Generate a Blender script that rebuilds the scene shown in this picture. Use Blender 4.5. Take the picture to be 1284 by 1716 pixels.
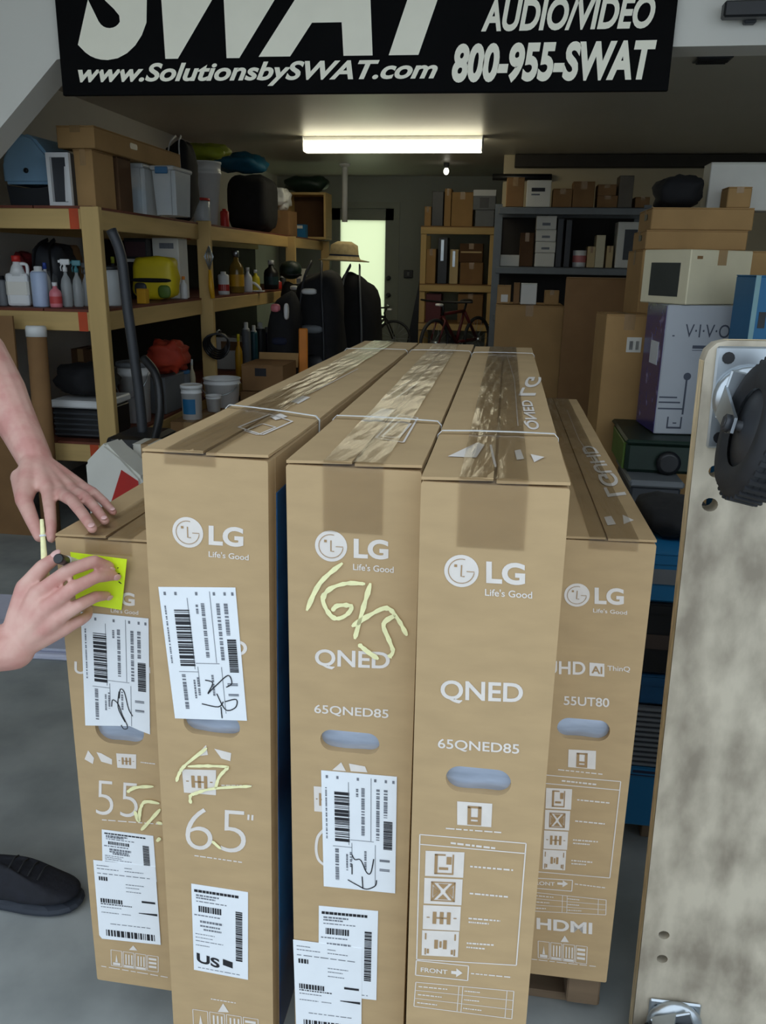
import bpy, bmesh, math, random
from mathutils import Vector, Matrix, noise
random.seed(7)
scene = bpy.context.scene
for o in list(bpy.data.objects): bpy.data.objects.remove(o, do_unlink=True)
COL = scene.collection

# ---------------------------------------------------------------- camera
FPX, PITCH, YAW, ROLL, CAMH = 1367.96, 0.2948, 0.1417, 0.0168, 1.3413
_f = Vector((-math.sin(YAW)*math.cos(PITCH), math.cos(YAW)*math.cos(PITCH), -math.sin(PITCH)))
_r = Vector((math.cos(YAW), math.sin(YAW), 0)); _u = _r.cross(_f)
R2 = math.cos(ROLL)*_r + math.sin(ROLL)*_u; U2 = -math.sin(ROLL)*_r + math.cos(ROLL)*_u
cam_data = bpy.data.cameras.new('camera'); cam = bpy.data.objects.new('camera', cam_data); COL.objects.link(cam)
rot = Matrix((R2, U2, -_f)).transposed().to_4x4()
cam.matrix_world = Matrix.Translation((0, 0, CAMH)) @ rot
cam_data.sensor_fit = 'VERTICAL'; cam_data.sensor_height = 24.0; cam_data.lens = 24.0*FPX/1716.0
cam_data.clip_start = 0.02; cam_data.clip_end = 200
scene.camera = cam

# ---------------------------------------------------------------- world, exposure
world = bpy.data.worlds.new('overcast_sky'); scene.world = world; world.use_nodes = True
wn = world.node_tree.nodes; wl = world.node_tree.links
bg = wn['Background']; bg.inputs['Color'].default_value = (0.78, 0.89, 1.0, 1); bg.inputs['Strength'].default_value = 1.9
scene.view_settings.view_transform = 'Standard'; scene.view_settings.look = 'None'
scene.view_settings.gamma = 1.0; scene.view_settings.use_curve_mapping = False
scene.view_settings.exposure = -0.26

# ---------------------------------------------------------------- measuring helpers (photo pixel -> point at a real depth)
def ray(px, py): return _f + R2*((px-642)/FPX) - U2*((py-858)/FPX)
ORG = Vector((0, 0, CAMH))
def P(px, py, Y): d = ray(px, py); return ORG + d*(Y/d.y)
def Zp(px, py, z): d = ray(px, py); return ORG + d*((z-CAMH)/d.z)

# ---------------------------------------------------------------- materials
MATS = {}
def mat(name, col, rough=0.6, metal=0.0, var=0.12, scale=8.0, stretch=(1,1,1), bump=0.0, spec=0.5, alpha=1.0, emit=None, trans=0.0, col2=None, detail=4.0, coat=0.0, ramp=(0.3,0.7)):
    if name in MATS: return MATS[name]
    m = bpy.data.materials.new(name); m.use_nodes = True
    nt = m.node_tree; n = nt.nodes; l = nt.links; b = n['Principled BSDF']
    tc = n.new('ShaderNodeTexCoord'); mp = n.new('ShaderNodeMapping'); nz = n.new('ShaderNodeTexNoise'); cr = n.new('ShaderNodeValToRGB')
    mp.inputs['Scale'].default_value = stretch; nz.inputs['Scale'].default_value = scale; nz.inputs['Detail'].default_value = detail
    l.new(tc.outputs['Object'], mp.inputs['Vector']); l.new(mp.outputs['Vector'], nz.inputs['Vector']); l.new(nz.outputs['Fac'], cr.inputs['Fac'])
    c2 = col2 if col2 else tuple(max(0, c*(1-var)) for c in col)
    c1 = col if col2 else tuple(min(1, c*(1+var*0.6)) for c in col)
    cr.color_ramp.elements[0].position = ramp[0]; cr.color_ramp.elements[1].position = ramp[1]
    cr.color_ramp.elements[0].color = (*c2, 1); cr.color_ramp.elements[1].color = (*c1, 1)
    l.new(cr.outputs['Color'], b.inputs['Base Color'])
    b.inputs['Roughness'].default_value = rough; b.inputs['Metallic'].default_value = metal
    b.inputs['Specular IOR Level'].default_value = spec; b.inputs['Alpha'].default_value = alpha
    b.inputs['Transmission Weight'].default_value = trans; b.inputs['Coat Weight'].default_value = coat
    if emit:
        b.inputs['Emission Color'].default_value = (*emit[0], 1); b.inputs['Emission Strength'].default_value = emit[1]
    if bump:
        bp = n.new('ShaderNodeBump'); bp.inputs['Strength'].default_value = bump; bp.inputs['Distance'].default_value = 0.01
        l.new(nz.outputs['Fac'], bp.inputs['Height']); l.new(bp.outputs['Normal'], b.inputs['Normal'])
    MATS[name] = m; return m
def S(r, g, b):  # sRGB 0-255 -> linear
    f = lambda c: (c/255/12.92) if c/255 <= 0.04045 else ((c/255+0.055)/1.055)**2.4
    return (f(r), f(g), f(b))
CARD = mat('cardboard', S(187,159,119), 0.72, var=0.07, scale=14, stretch=(1,1,3), bump=0.03, spec=0.3)
CARD2 = mat('cardboard_tan', S(176,140,92), 0.8, var=0.12, scale=5, bump=0.03, spec=0.25)
CARD3 = mat('cardboard_brown', S(142,108,72), 0.8, var=0.15, scale=5, bump=0.03, spec=0.25)
CARDD = mat('cardboard_dark', S(96,70,48), 0.8, var=0.2, scale=5, spec=0.25)
CARDL = mat('cardboard_light', S(200,178,134), 0.75, var=0.08, scale=5, spec=0.25)
CUT = mat('cardboard_edge', S(120,88,58), 0.9, var=0.3, scale=60)
TAPE = mat('packing_tape_film', S(214,200,172), 0.13, var=0.1, scale=20, alpha=0.30, spec=0.8, stretch=(8,.6,.6), bump=0.12)
TAPE2 = mat('packing_tape_dull', S(196,160,112), 0.28, var=0.1, scale=30, alpha=0.5, spec=0.6, stretch=(6,1,1), bump=0.1)
def film(name, tint, gloss, rough, blend):
    """clear tape: tinted see-through film with a glossy, slightly crinkled surface"""
    m = bpy.data.materials.new(name); m.use_nodes = True; nt = m.node_tree; n = nt.nodes; l = nt.links
    n.remove(n['Principled BSDF']); out = n['Material Output']; tr = n.new('ShaderNodeBsdfTransparent'); tr.inputs['Color'].default_value = (*tint, 1)
    gl = n.new('ShaderNodeBsdfGlossy'); gl.inputs['Roughness'].default_value = rough; gl.inputs['Color'].default_value = (1,1,1,1)
    lw = n.new('ShaderNodeLayerWeight'); lw.inputs['Blend'].default_value = blend; mu = n.new('ShaderNodeMath'); mu.operation = 'MULTIPLY'; mu.inputs[1].default_value = gloss
    tc = n.new('ShaderNodeTexCoord'); mp = n.new('ShaderNodeMapping'); mp.inputs['Scale'].default_value = (30,4,4); nz = n.new('ShaderNodeTexNoise'); nz.inputs['Scale'].default_value = 3; nz.inputs['Detail'].default_value = 5
    bp = n.new('ShaderNodeBump'); bp.inputs['Strength'].default_value = 0.35; bp.inputs['Distance'].default_value = 0.004
    l.new(tc.outputs['Object'], mp.inputs['Vector']); l.new(mp.outputs['Vector'], nz.inputs['Vector']); l.new(nz.outputs['Fac'], bp.inputs['Height']); l.new(bp.outputs['Normal'], gl.inputs['Normal'])
    mx = n.new('ShaderNodeMixShader'); l.new(lw.outputs['Fresnel'], mu.inputs[0]); l.new(mu.outputs[0], mx.inputs[0]); l.new(tr.outputs[0], mx.inputs[1]); l.new(gl.outputs[0], mx.inputs[2]); l.new(mx.outputs[0], out.inputs['Surface'])
    MATS[name] = m; return m
TAPE = film('clear_packing_tape', (.965,.955,.93), 0.75, 0.17, 0.34)
INKW = mat('white_print', S(228,220,212), 0.7, var=0.06, scale=40)
INKC = mat('cardboard_print_gap', S(170,138,98), 0.75, var=0.07, scale=14)
PAPER = mat('label_paper', S(238,242,246), 0.55, var=0.03, scale=20)
INKB = mat('black_ink', S(34,34,40), 0.6, var=0.2, scale=30)
INKG = mat('grey_ink', S(120,124,132), 0.6, var=0.2, scale=40)
CHALK = mat('chalk_yellow', S(246,242,186), 0.8, var=0.10, scale=90)
BLACK = mat('black_fabric', S(22,22,25), 0.85, var=0.4, scale=14, bump=0.2)
BLACKP = mat('black_plastic', S(26,27,30), 0.4, var=0.3, scale=10)
RUBBER = mat('black_rubber', S(38,40,44), 0.7, var=0.25, scale=30, bump=0.1)
GREYP = mat('grey_plastic', S(110,114,118), 0.5, var=0.1)
DGREY = mat('dark_grey_plastic', S(54,57,62), 0.5, var=0.15)
WHITEP = mat('white_plastic', S(226,228,228), 0.4, var=0.05)
CREAM = mat('cream_card', S(222,212,180), 0.7, var=0.05)
WHITEC = mat('white_card', S(226,224,214), 0.6, var=0.05)
BLUEC = mat('blue_card', S(26,104,150), 0.5, var=0.12, scale=4)
BLUEP = mat('blue_plastic', S(146,186,216), 0.4, var=0.08)
NAVY = mat('navy_fabric', S(28,36,62), 0.8, var=0.3, bump=0.2)
TEAL = mat('teal_fabric', S(26,104,136), 0.6, var=0.25, scale=10, bump=0.2)
LIME = mat('lime_fabric', S(150,160,40), 0.6, var=0.25, scale=10, bump=0.2)
YELL = mat('yellow_plastic', S(222,200,30), 0.5, var=0.1)
AMBER = mat('amber_plastic', S(214,160,30), 0.5, var=0.12)
RED = mat('red_plastic', S(186,40,32), 0.5, var=0.12)
REDF = mat('red_orange_fabric', S(176,56,30), 0.7, var=0.3, scale=9, bump=0.2)
ORANGE = mat('orange_plastic', S(232,140,46), 0.5, var=0.12)
PINK = mat('pink_plastic', S(224,130,140), 0.4, var=0.15)
PURPLE = mat('purple_film', S(62,56,122), 0.22, var=0.5, scale=14, col2=S(150,150,196), ramp=(0.30,0.40))
PURP2 = mat('dark_purple_print', S(44,30,80), 0.5, var=0.2)
GREEN = mat('dark_green_plastic', S(22,44,34), 0.5, var=0.2)
GREENL = mat('leaf_green_plastic', S(92,120,50), 0.5, var=0.2)
STEEL = mat('galvanised_steel', S(190,198,204), 0.32, metal=0.85, var=0.15, scale=12)
RACKM = mat('grey_rack_steel', S(104,108,108), 0.45, metal=0.3, var=0.1, scale=10)
CLEAR = mat('clear_plastic', S(226,232,234), 0.12, var=0.05, alpha=0.35, spec=0.7)
GLASSY = mat('milky_plastic', S(214,220,222), 0.25, var=0.05, alpha=0.62, spec=0.6)
AMBERG = mat('amber_glass', S(150,120,50), 0.15, var=0.2, alpha=0.75)
PINE = mat('pine_lumber', S(206,174,112), 0.65, var=0.22, scale=6, stretch=(1,1,.12), bump=0.05, detail=6)
PINEH = mat('pine_lumber_rail', S(206,174,112), 0.65, var=0.22, scale=7, stretch=(.14,.14,1.6), bump=0.05, detail=6)
DECKM = mat('red_brown_shelf_board', S(112,58,40), 0.7, var=0.25, scale=8)
PAINT_O = mat('orange_red_paint', S(196,74,30), 0.6, var=0.15)
PALW = mat('grey_pallet_wood', S(120,100,78), 0.85, var=0.35, scale=10, stretch=(.3,2,2), bump=0.1)
PLY = mat('worn_plywood', S(198,188,168), 0.62, var=0.3, scale=10, stretch=(1.5,1.5,.8), col2=S(142,132,116), bump=0.05, detail=12, ramp=(0.34,0.62))
PLYE = mat('plywood_edge', S(226,206,168), 0.7, var=0.35, scale=24, stretch=(1,6,1), detail=6)
HOLEF = mat('blue_white_film', S(178,188,206), 0.25, metal=0.35, var=0.25, scale=12, stretch=(1,1,6))
SKIN = mat('skin', S(212,170,156), 0.5, var=0.09, scale=26, col2=S(198,142,132), bump=0.04, ramp=(0.35,0.65))
NAIL = mat('fingernail', S(222,178,172), 0.35, var=0.05)
NOTE = mat('neon_yellow_paper', S(222,250,40), 0.6, var=0.03)
SHIRT = mat('dark_shirt', S(40,42,50), 0.85, var=0.2, bump=0.15)
JEAN = mat('dark_trousers', S(36,42,60), 0.85, var=0.2, bump=0.15, scale=40)
SHOEM = mat('dark_shoe_mesh', S(18,20,30), 0.8, var=0.35, scale=50, bump=0.3)
SHOES = mat('grey_shoe_sole', S(44,50,60), 0.7, var=0.2)
HAIR = mat('brown_hair', S(70,52,40), 0.7, var=0.4, scale=40)
SIGNB = mat('sign_black', S(12,12,13), 0.75, var=0.2, scale=6, spec=0.08)
SIGNW = mat('sign_cream_vinyl', S(250,246,226), 0.45, var=0.03)
WALLM = mat('white_wall_paint', S(214,212,204), 0.75, var=0.05, scale=2)
WALLG = mat('grey_wall_paint', S(152,156,148), 0.75, var=0.07, scale=2)
WALLB = mat('beige_wall_paint', S(196,182,150), 0.75, var=0.06, scale=2)
CEILM = mat('ceiling_paint', S(206,202,190), 0.42, var=0.06, scale=1.2, spec=0.4)
FLOORM = mat('concrete_floor', S(170,174,172), 0.75, var=0.14, scale=5, detail=10, bump=0.04, col2=S(136,141,140))
DOORM = mat('grey_door_paint', S(150,154,142), 0.6, var=0.05)
TUBEL = mat('fluorescent_diffuser', (1,.97,.85), 0.5, var=0.0, emit=((1.0,.93,.68), 9.0))
TAN = mat('tan_straw', S(168,150,108), 0.8, var=0.2, scale=30)
SHADEM = mat('window_film', S(236,240,205), 0.6, var=0.05)

# ---------------------------------------------------------------- mesh helpers
def nb(): return bmesh.new()
def addmesh(bm, vs, fs, M=None):
    nv = [bm.verts.new((M @ Vector(v)) if M is not None else Vector(v)) for v in vs]
    out = []
    for f in fs:
        try: out.append(bm.faces.new([nv[i] for i in f]))
        except ValueError: pass
    return nv
def box(bm, c, s, M=None, bev=0.0, seg=1):
    t = bmesh.new(); bmesh.ops.create_cube(t, size=1.0)
    for v in t.verts: v.co = Vector((v.co.x*s[0]+c[0], v.co.y*s[1]+c[1], v.co.z*s[2]+c[2]))
    if bev > 0: bmesh.ops.bevel(t, geom=list(t.edges), offset=min(bev, min(s)*0.45), segments=seg, profile=0.5, affect='EDGES', clamp_overlap=True)
    merge(bm, t, M)
def merge(bm, t, M=None):
    idx = {}
    for v in t.verts: idx[v] = bm.verts.new((M @ v.co) if M is not None else v.co)
    for f in t.faces:
        try:
            g = bm.faces.new([idx[v] for v in f.verts]); g.smooth = f.smooth
        except ValueError: pass
    t.free()
def lathe(bm, prof, n=20, M=None, caps=True, smooth=True):
    """prof: list of (radius, z)"""
    vs, fs = [], []
    for r, z in prof:
        for k in range(n):
            a = 2*math.pi*k/n; vs.append((r*math.cos(a), r*math.sin(a), z))
    for i in range(len(prof)-1):
        for k in range(n):
            k2 = (k+1) % n; fs.append((i*n+k, i*n+k2, (i+1)*n+k2, (i+1)*n+k))
    if caps:
        fs.append(tuple(reversed(range(n)))); fs.append(tuple(range((len(prof)-1)*n, len(prof)*n)))
    t = bmesh.new(); addmesh(t, vs, fs)
    if smooth:
        for f in t.faces: f.smooth = len(f.verts) == 4
    merge(bm, t, M)
def tube(bm, pts, r, n=8, closed=False, radii=None, flat=None):
    pts = [Vector(p) for p in pts]; m = len(pts); vs, fs = [], []
    ref = None
    for i, p in enumerate(pts):
        a = pts[(i-1) % m] if (closed or i > 0) else p; b = pts[(i+1) % m] if (closed or i < m-1) else p
        t = (b-a).normalized() if (b-a).length > 1e-9 else Vector((0,0,1))
        if ref is None: ref = Vector((0,0,1)) if abs(t.z) < 0.9 else Vector((1,0,0))
        s = t.cross(ref); s = s.normalized() if s.length > 1e-6 else Vector((1,0,0))
        u = s.cross(t).normalized(); ref = u
        rr = radii[i] if radii else r
        for k in range(n):
            g = 2*math.pi*k/n; x, y = math.cos(g)*rr, math.sin(g)*rr
            if flat: y *= flat
            vs.append(p + s*x + u*y)
    for i in range(m if closed else m-1):
        j = (i+1) % m
        for k in range(n):
            k2 = (k+1) % n; fs.append((i*n+k, i*n+k2, j*n+k2, j*n+k))
    if not closed: fs += [tuple(reversed(range(n))), tuple(range((m-1)*n, m*n))]
    t = bmesh.new(); addmesh(t, vs, fs)
    for f in t.faces: f.smooth = len(f.verts) == 4
    merge(bm, t)
def smooth_path(pts, k=6):
    pts = [Vector(p) for p in pts]; out = []
    for i in range(len(pts)-1):
        p0 = pts[max(i-1,0)]; p1 = pts[i]; p2 = pts[i+1]; p3 = pts[min(i+2, len(pts)-1)]
        for j in range(k):
            t = j/k
            out.append(0.5*((2*p1)+(p2-p0)*t+(2*p0-5*p1+4*p2-p3)*t*t+(3*p1-p0-3*p2+p3)*t**3))
    out.append(pts[-1]); return out
def prism(bm, poly, d, M=None):
    """poly: xz outline (counter-clockwise seen from -y); extruded along +y by d"""
    n = len(poly); vs = [(x, 0, z) for x, z in poly] + [(x, d, z) for x, z in poly]
    fs = [tuple(range(n)), tuple(reversed(range(n, 2*n)))] + [((i+1) % n, i, n+i, n+(i+1) % n) for i in range(n)]
    addmesh(bm, vs, fs, M)
def ellipsoid(bm, c, s, M=None, n=16, m=10, power=1.0, amp=0.0, freq=6.0, seed=0):
    """superellipsoid, optionally lumpy"""
    vs, fs = [], []
    sg = lambda v: math.copysign(abs(v)**power, v)
    for i in range(m+1):
        th = math.pi*i/m
        for k in range(n):
            ph = 2*math.pi*k/n
            x, y, z = sg(math.sin(th))*sg(math.cos(ph)), sg(math.sin(th))*sg(math.sin(ph)), sg(math.cos(th))
            q = Vector((x*s[0], y*s[1], z*s[2]))
            if amp:
                w = noise.noise(Vector((q.x*freq+seed*7.3, q.y*freq-seed*3.1, q.z*freq+seed)))
                q *= 1 + amp*w
            vs.append(q + Vector(c))
    for i in range(m):
        for k in range(n):
            k2 = (k+1) % n; fs.append((i*n+k, (i+1)*n+k, (i+1)*n+k2, i*n+k2))
    t = bmesh.new(); addmesh(t, vs, fs); bmesh.ops.remove_doubles(t, verts=t.verts, dist=1e-6)
    for f in t.faces: f.smooth = True
    merge(bm, t, M)
def obj(name, bm, m, parent=None, loc=None, rot=None):
    bmesh.ops.recalc_face_normals(bm, faces=bm.faces)
    me = bpy.data.meshes.new(name); bm.to_mesh(me); bm.free()
    return objm(name, me, m, parent, loc, rot)
def objm(name, me, m, parent=None, loc=None, rot=None):
    if m is not None:
        me.materials.clear(); me.materials.append(m)
    o = bpy.data.objects.new(name, me); COL.objects.link(o)
    if parent is not None: o.parent = parent
    if loc is not None: o.location = loc
    if rot is not None: o.rotation_euler = rot
    return o
def tag(o, label, cat, group=None):
    o['label'] = label; o['category'] = cat
    if group: o['group'] = group
    return o
def thing(name, label, cat, loc=(0,0,0), rz=0.0, group=None, rot=None):
    o = bpy.data.objects.new(name, None); COL.objects.link(o); o.location = loc
    o.rotation_euler = rot if rot is not None else (0,0,rz); o.empty_display_size = 0.05
    return tag(o, label, cat, group)
def struct(name, bm, m, parent=None):
    o = obj(name, bm, m, parent)
    if parent is None: o['kind'] = 'structure'
    return o
def curve_fill(outer, holes=(), depth=0.0):
    """2D outline with holes -> mesh in xy, thickness depth in z (centred)"""
    cu = bpy.data.curves.new('tmp', 'CURVE'); cu.dimensions = '2D'; cu.fill_mode = 'BOTH'; cu.extrude = depth/2
    for pts in [outer]+list(holes):
        sp = cu.splines.new('POLY'); sp.points.add(len(pts)-1)
        for i, p in enumerate(pts): sp.points[i].co = (p[0], p[1], 0, 1)
        sp.use_cyclic_u = True
    o = bpy.data.objects.new('tmp', cu); me = bpy.data.meshes.new_from_object(o)
    bpy.data.objects.remove(o); bpy.data.curves.remove(cu); return me
TEXTC = {}
def text_mesh(s, bold=0.0, shear=0.0, depth=0.0):
    """lettering normalised to its own bounding box: (verts 2d+z, faces, aspect)"""
    key = (s, bold, shear, depth)
    if key in TEXTC: return TEXTC[key]
    cu = bpy.data.curves.new('tmp', 'FONT'); cu.body = s; cu.size = 1; cu.offset = bold; cu.shear = shear; cu.extrude = depth; cu.resolution_u = 5
    o = bpy.data.objects.new('tmp', cu); me = bpy.data.meshes.new_from_object(o)
    vs = [v.co.copy() for v in me.vertices]; fs = [tuple(p.vertices) for p in me.polygons]
    bpy.data.objects.remove(o); bpy.data.curves.remove(cu); bpy.data.meshes.remove(me)
    x0 = min(v.x for v in vs); x1 = max(v.x for v in vs); y0 = min(v.y for v in vs); y1 = max(v.y for v in vs)
    vs = [((v.x-x0)/(x1-x0), (v.y-y0)/(y1-y0), v.z) for v in vs]
    TEXTC[key] = (vs, fs, (x1-x0)/(y1-y0)); return TEXTC[key]
def rounded_rect(x0, z0, x1, z1, r, n=6):
    out = []
    for cx, cz, a0 in ((x1-r, z0+r, -90), (x1-r, z1-r, 0), (x0+r, z1-r, 90), (x0+r, z0+r, 180)):
        for k in range(n+1):
            a = math.radians(a0+90*k/n); out.append((cx+r*math.cos(a), cz+r*math.sin(a)))
    return out

# ================================================================ the setting
CEIL = 2.33; YF = 3.30; YB = 10.2; XL = -2.8; XR = 2.9; YP = 8.3
bm = nb(); box(bm, (0, 0.5, -0.06), (26, 24, 0.12)); struct('floor', bm, FLOORM)
bm = nb(); box(bm, ((XL+XR)/2, (YF+0.15+YB+0.2)/2, CEIL+0.06), (XR-XL-0.002, YB-YF+0.05, 0.12)); struct('ceiling', bm, CEILM)
YO = 0.7; CF = 2.9   # outer edge and height of the front bay that is open to the daylight
bm = nb(); box(bm, (XL-0.08, (YO+YB)/2+0.07, CF/2), (0.16, YB-YO+0.14, CF)); struct('wall_left', bm, WALLM)
bm = nb(); box(bm, (XR+0.08, (YO+YB)/2+0.07, CF/2), (0.16, YB-YO+0.14, CF)); struct('wall_right', bm, WALLM)
bm = nb(); box(bm, ((XL+XR)/2, (YO+YF)/2, CF+0.07), (XR-XL+0.32, YF-YO, 0.12)); struct('ceiling_front', bm, CEILM)
# front wall with the wide opening; its left upper corner is cut off diagonally
hb = P(1200, 77, YF).z; d1 = P(95, 100, YF); d0 = P(0, 215, YF); sl = (d1.z-d0.z)/(d1.x-d0.x)
xj = -2.7; outline = [(XL,0),(xj,0),(xj, d1.z-sl*(d1.x-xj)),(d1.x,d1.z),(d1.x+0.03,hb),(2.8,hb),(2.8,0),(XR,0),(XR,CF),(XL,CF)]
me = curve_fill(outline, (), 0.15); bm = nb(); bm.from_mesh(me)
for v in bm.verts: v.co = Vector((v.co.x, YF+0.075+v.co.z, v.co.y))
struct('wall_front', bm, WALLM)
# back wall with the door opening
g0 = P(570, 368, YB); g1 = P(645, 368, YB); dx0 = g0.x-0.11; dx1 = g1.x+0.11; dtop = g0.z+0.13
me = curve_fill([(XL,0),(dx0,0),(dx0,dtop),(dx1,dtop),(dx1,0),(XR,0),(XR,CEIL),(XL,CEIL)], (), 0.14); bm = nb(); bm.from_mesh(me)
for v in bm.verts: v.co = Vector((v.co.x, YB+0.07+v.co.z, v.co.y))
struct('wall_back', bm, WALLG)
bm = nb(); box(bm, ((dx0+dx1)/2, YB+0.06, 0.32), (dx1-dx0-0.002, 0.05, 0.62)); 
for xx in (dx0+0.053, dx1-0.053): box(bm, (xx, YB+0.06, (0.63+dtop)/2), (0.104, 0.05, dtop-0.002-0.63))
box(bm, ((dx0+dx1)/2, YB+0.06, dtop-0.066), (dx1-dx0-0.002, 0.05, 0.13))
d = struct('door_1', bm, DOORM)
bm = nb(); box(bm, ((dx0+dx1)/2, YB+0.06, (0.62+dtop-0.12)/2), (g1.x-g0.x+0.02, 0.012, dtop-0.14-0.62))
m = mat('translucent_curtain_glass', S(240,246,214), 0.6, var=0.03)
nt = m.node_tree; tr = nt.nodes.new('ShaderNodeBsdfTranslucent'); tr.inputs['Color'].default_value = (*S(250,252,222), 1)
mx = nt.nodes.new('ShaderNodeMixShader'); mx.inputs[0].default_value = 0.92; out = nt.nodes['Material Output']
nt.links.new(nt.nodes['Principled BSDF'].outputs[0], mx.inputs[1]); nt.links.new(tr.outputs[0], mx.inputs[2]); nt.links.new(mx.outputs[0], out.inputs['Surface'])
obj('pane', bm, m, d)
for zz in (1.18, 0.98):
    bm = nb(); lathe(bm, [(0.028,0),(0.028,0.012),(0.012,0.016),(0.012,0.045),(0.026,0.05),(0.026,0.07),(0.01,0.078)], 14, Matrix.Translation((dx1-0.055, YB+0.035, zz)) @ Matrix.Rotation(math.pi/2, 4, 'X'))
    obj('door_knob', bm, DGREY, d)
bm = nb(); w = 0.07
box(bm, (dx0-w/2, YB-0.012, dtop/2), (w, 0.022, dtop)); box(bm, (dx1+w/2, YB-0.012, dtop/2), (w, 0.022, dtop)); box(bm, ((dx0+dx1)/2, YB-0.012, dtop+w/2), (dx1-dx0+2*w, 0.022, w))
struct('trim_1', bm, DOORM)
# partition wall behind the steel rack and the dark band along its top
xp = P(842, 320, YP).x
bm = nb(); box(bm, ((xp+XR)/2, YP+0.05, CEIL/2), (XR-xp-0.002, 0.1, CEIL)); struct('wall_partition', bm, WALLB)
bm = nb(); box(bm, ((xp+XR)/2+0.05, YP-0.05, CEIL-0.06), (XR-xp-0.1, 0.09, 0.11), bev=0.006); struct('wall_top_band', bm, mat('dark_band', S(48,42,34), 0.7, var=0.2))
# grey thermostat on the back wall
c = P(685, 459, YB); t = thing('wall_switch', 'small dark switch box on the grey wall right of the back door', 'switch', (c.x, YB, c.z))
bm = nb(); box(bm, (0,-0.02,0), (0.11,0.04,0.09), bev=0.006); obj('cover', bm, DGREY, t)
bm = nb(); box(bm, (0,-0.046,0), (0.03,0.012,0.045), bev=0.003); obj('rocker', bm, GREYP, t)
# ceiling vent near the opening, and the overhead door rail at the upper right
c = Zp(1195, 97, CEIL); t = thing('ceiling_vent', 'small dark slotted vent in the ceiling right of the black sign', 'vent', (c.x, c.y, CEIL))
bm = nb(); box(bm, (0,0,-0.006), (0.17,0.12,0.012), bev=0.003); obj('frame', bm, DGREY, t)
for k in range(4):
    bm = nb(); box(bm, (0,-0.042+0.028*k,-0.014), (0.14,0.006,0.012)); obj('slat', bm, BLACKP, t)
c = P(1212, 17, YF-0.06); t = thing('door_rail', 'dark metal overhead door rail on the white header, top right', 'rail', (c.x, YF, c.z))
bm = nb(); box(bm, (0.45,-0.055,0), (0.9,0.05,0.05), bev=0.006); obj('rail', bm, BLACKP, t)
for k in range(3):
    bm = nb(); box(bm, (0.1+0.33*k,-0.015,0.012), (0.04,0.03,0.09), bev=0.004); obj('bracket', bm, DGREY, t)
# ---- fluorescent fixture
a = Zp(510, 247, CEIL-0.07); b_ = Zp(810, 243, CEIL-0.07); ly = (a.y+b_.y)/2; lx0 = P(510,247,ly).x; lx1 = P(810,243,ly).x; L = lx1-lx0
t = thing('ceiling_light', 'long glowing fluorescent fixture on the garage ceiling', 'light', ((lx0+lx1)/2, ly, CEIL))
bm = nb(); box(bm, (0,0,-0.02), (L,0.13,0.04), bev=0.006); obj('housing', bm, WHITEP, t)
bm = nb(); prism(bm, [(-.075,-.04),(-.085,-.075),(-.055,-.115),(.055,-.115),(.085,-.075),(.075,-.04)], L-0.03, Matrix.Translation((-(L-0.03)/2,0,0)) @ Matrix.Rotation(-math.pi/2,4,'Z')); obj('diffuser', bm, TUBEL, t)
for s in (-1,1):
    bm = nb(); box(bm, (s*(L/2-0.006),0,-0.06), (0.012,0.17,0.115), bev=0.004); obj('end_cap', bm, WHITEP, t)
# white pull pipe hanging left of the light
c0 = P(578, 300, 9.0); t = thing('white_pipe', 'thin white vertical pipe hanging from the ceiling by the back door', 'pipe', (c0.x, 9.0, CEIL))
z1 = P(578, 372, 9.0).z
bm = nb(); lathe(bm, [(0.03,0),(0.03,z1-CEIL)], 12); obj('tube', bm, WHITEP, t)
bm = nb(); lathe(bm, [(0.06,0),(0.06,-0.012),(0.042,-0.03)], 14); obj('flange', bm, WHITEP, t)
c0 = Zp(748, 287, CEIL-0.08); t = thing('pendant_bulb', 'small bright bare bulb under the ceiling above the wooden shelf', 'bulb', (c0.x, c0.y, CEIL))
bm = nb(); lathe(bm, [(0.03,0),(0.03,-0.03),(0.022,-0.05)], 12); obj('socket', bm, DGREY, t)
bm = nb(); ellipsoid(bm, (0,0,-0.08), (0.028,0.028,0.035)); obj('bulb', bm, mat('bulb_glass', (1,.95,.8), 0.3, emit=((1,.95,.8), 2.5)), t)

# ================================================================ the black sign over the opening
YS = YF-0.03
def sgn(px, py): p = P(px, py, YS-0.012); return p
q = [P(105,160,YS), P(1120,152,YS)]; ang = math.atan2(q[1].z-q[0].z, q[1].x-q[0].x)
W_ = (q[1]-q[0]).length; 
t = thing('hanging_sign', 'wide black shop sign with bold cream lettering over the garage opening', 'sign', (q[0].x, YS, q[0].z), rot=(0,-ang,0))
xl = P(92,0,YS).x - q[0].x; xr = P(1135,0,YS).x - q[0].x
bm = nb(); box(bm, (W_/2, 0.012, 0.31), (W_, 0.02, 0.62), bev=0.002); obj('panel', bm, SIGNB, t)
MI = (Matrix.Translation(t.location) @ Matrix.Rotation(-ang,4,'Y')).inverted()
def sign_text(s, bl, br, tl, bold, shear, name):
    vs, fs, asp = text_mesh(s, bold, shear, 0.0)
    O = MI @ sgn(*bl); ex = MI @ sgn(*br) - O; ey = MI @ sgn(*tl) - O
    bm = nb(); me_v = [O + ex*x + ey*y for x, y, z in vs]
    for v in me_v: v.y = -0.0006
    addmesh(bm, me_v, fs); ob = obj(name, bm, SIGNW, t); return ob
sign_text('SWAT', (128,100), (810,92), (128,-125), 0.055, 0.28, 'lettering')
sign_text('AUDIO/VIDEO', (806,52), (1098,46), (806,-2), 0.035, 0.28, 'lettering')
sign_text('800-955-SWAT', (757,139), (1098,134), (757,72), 0.045, 0.22, 'lettering')
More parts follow.
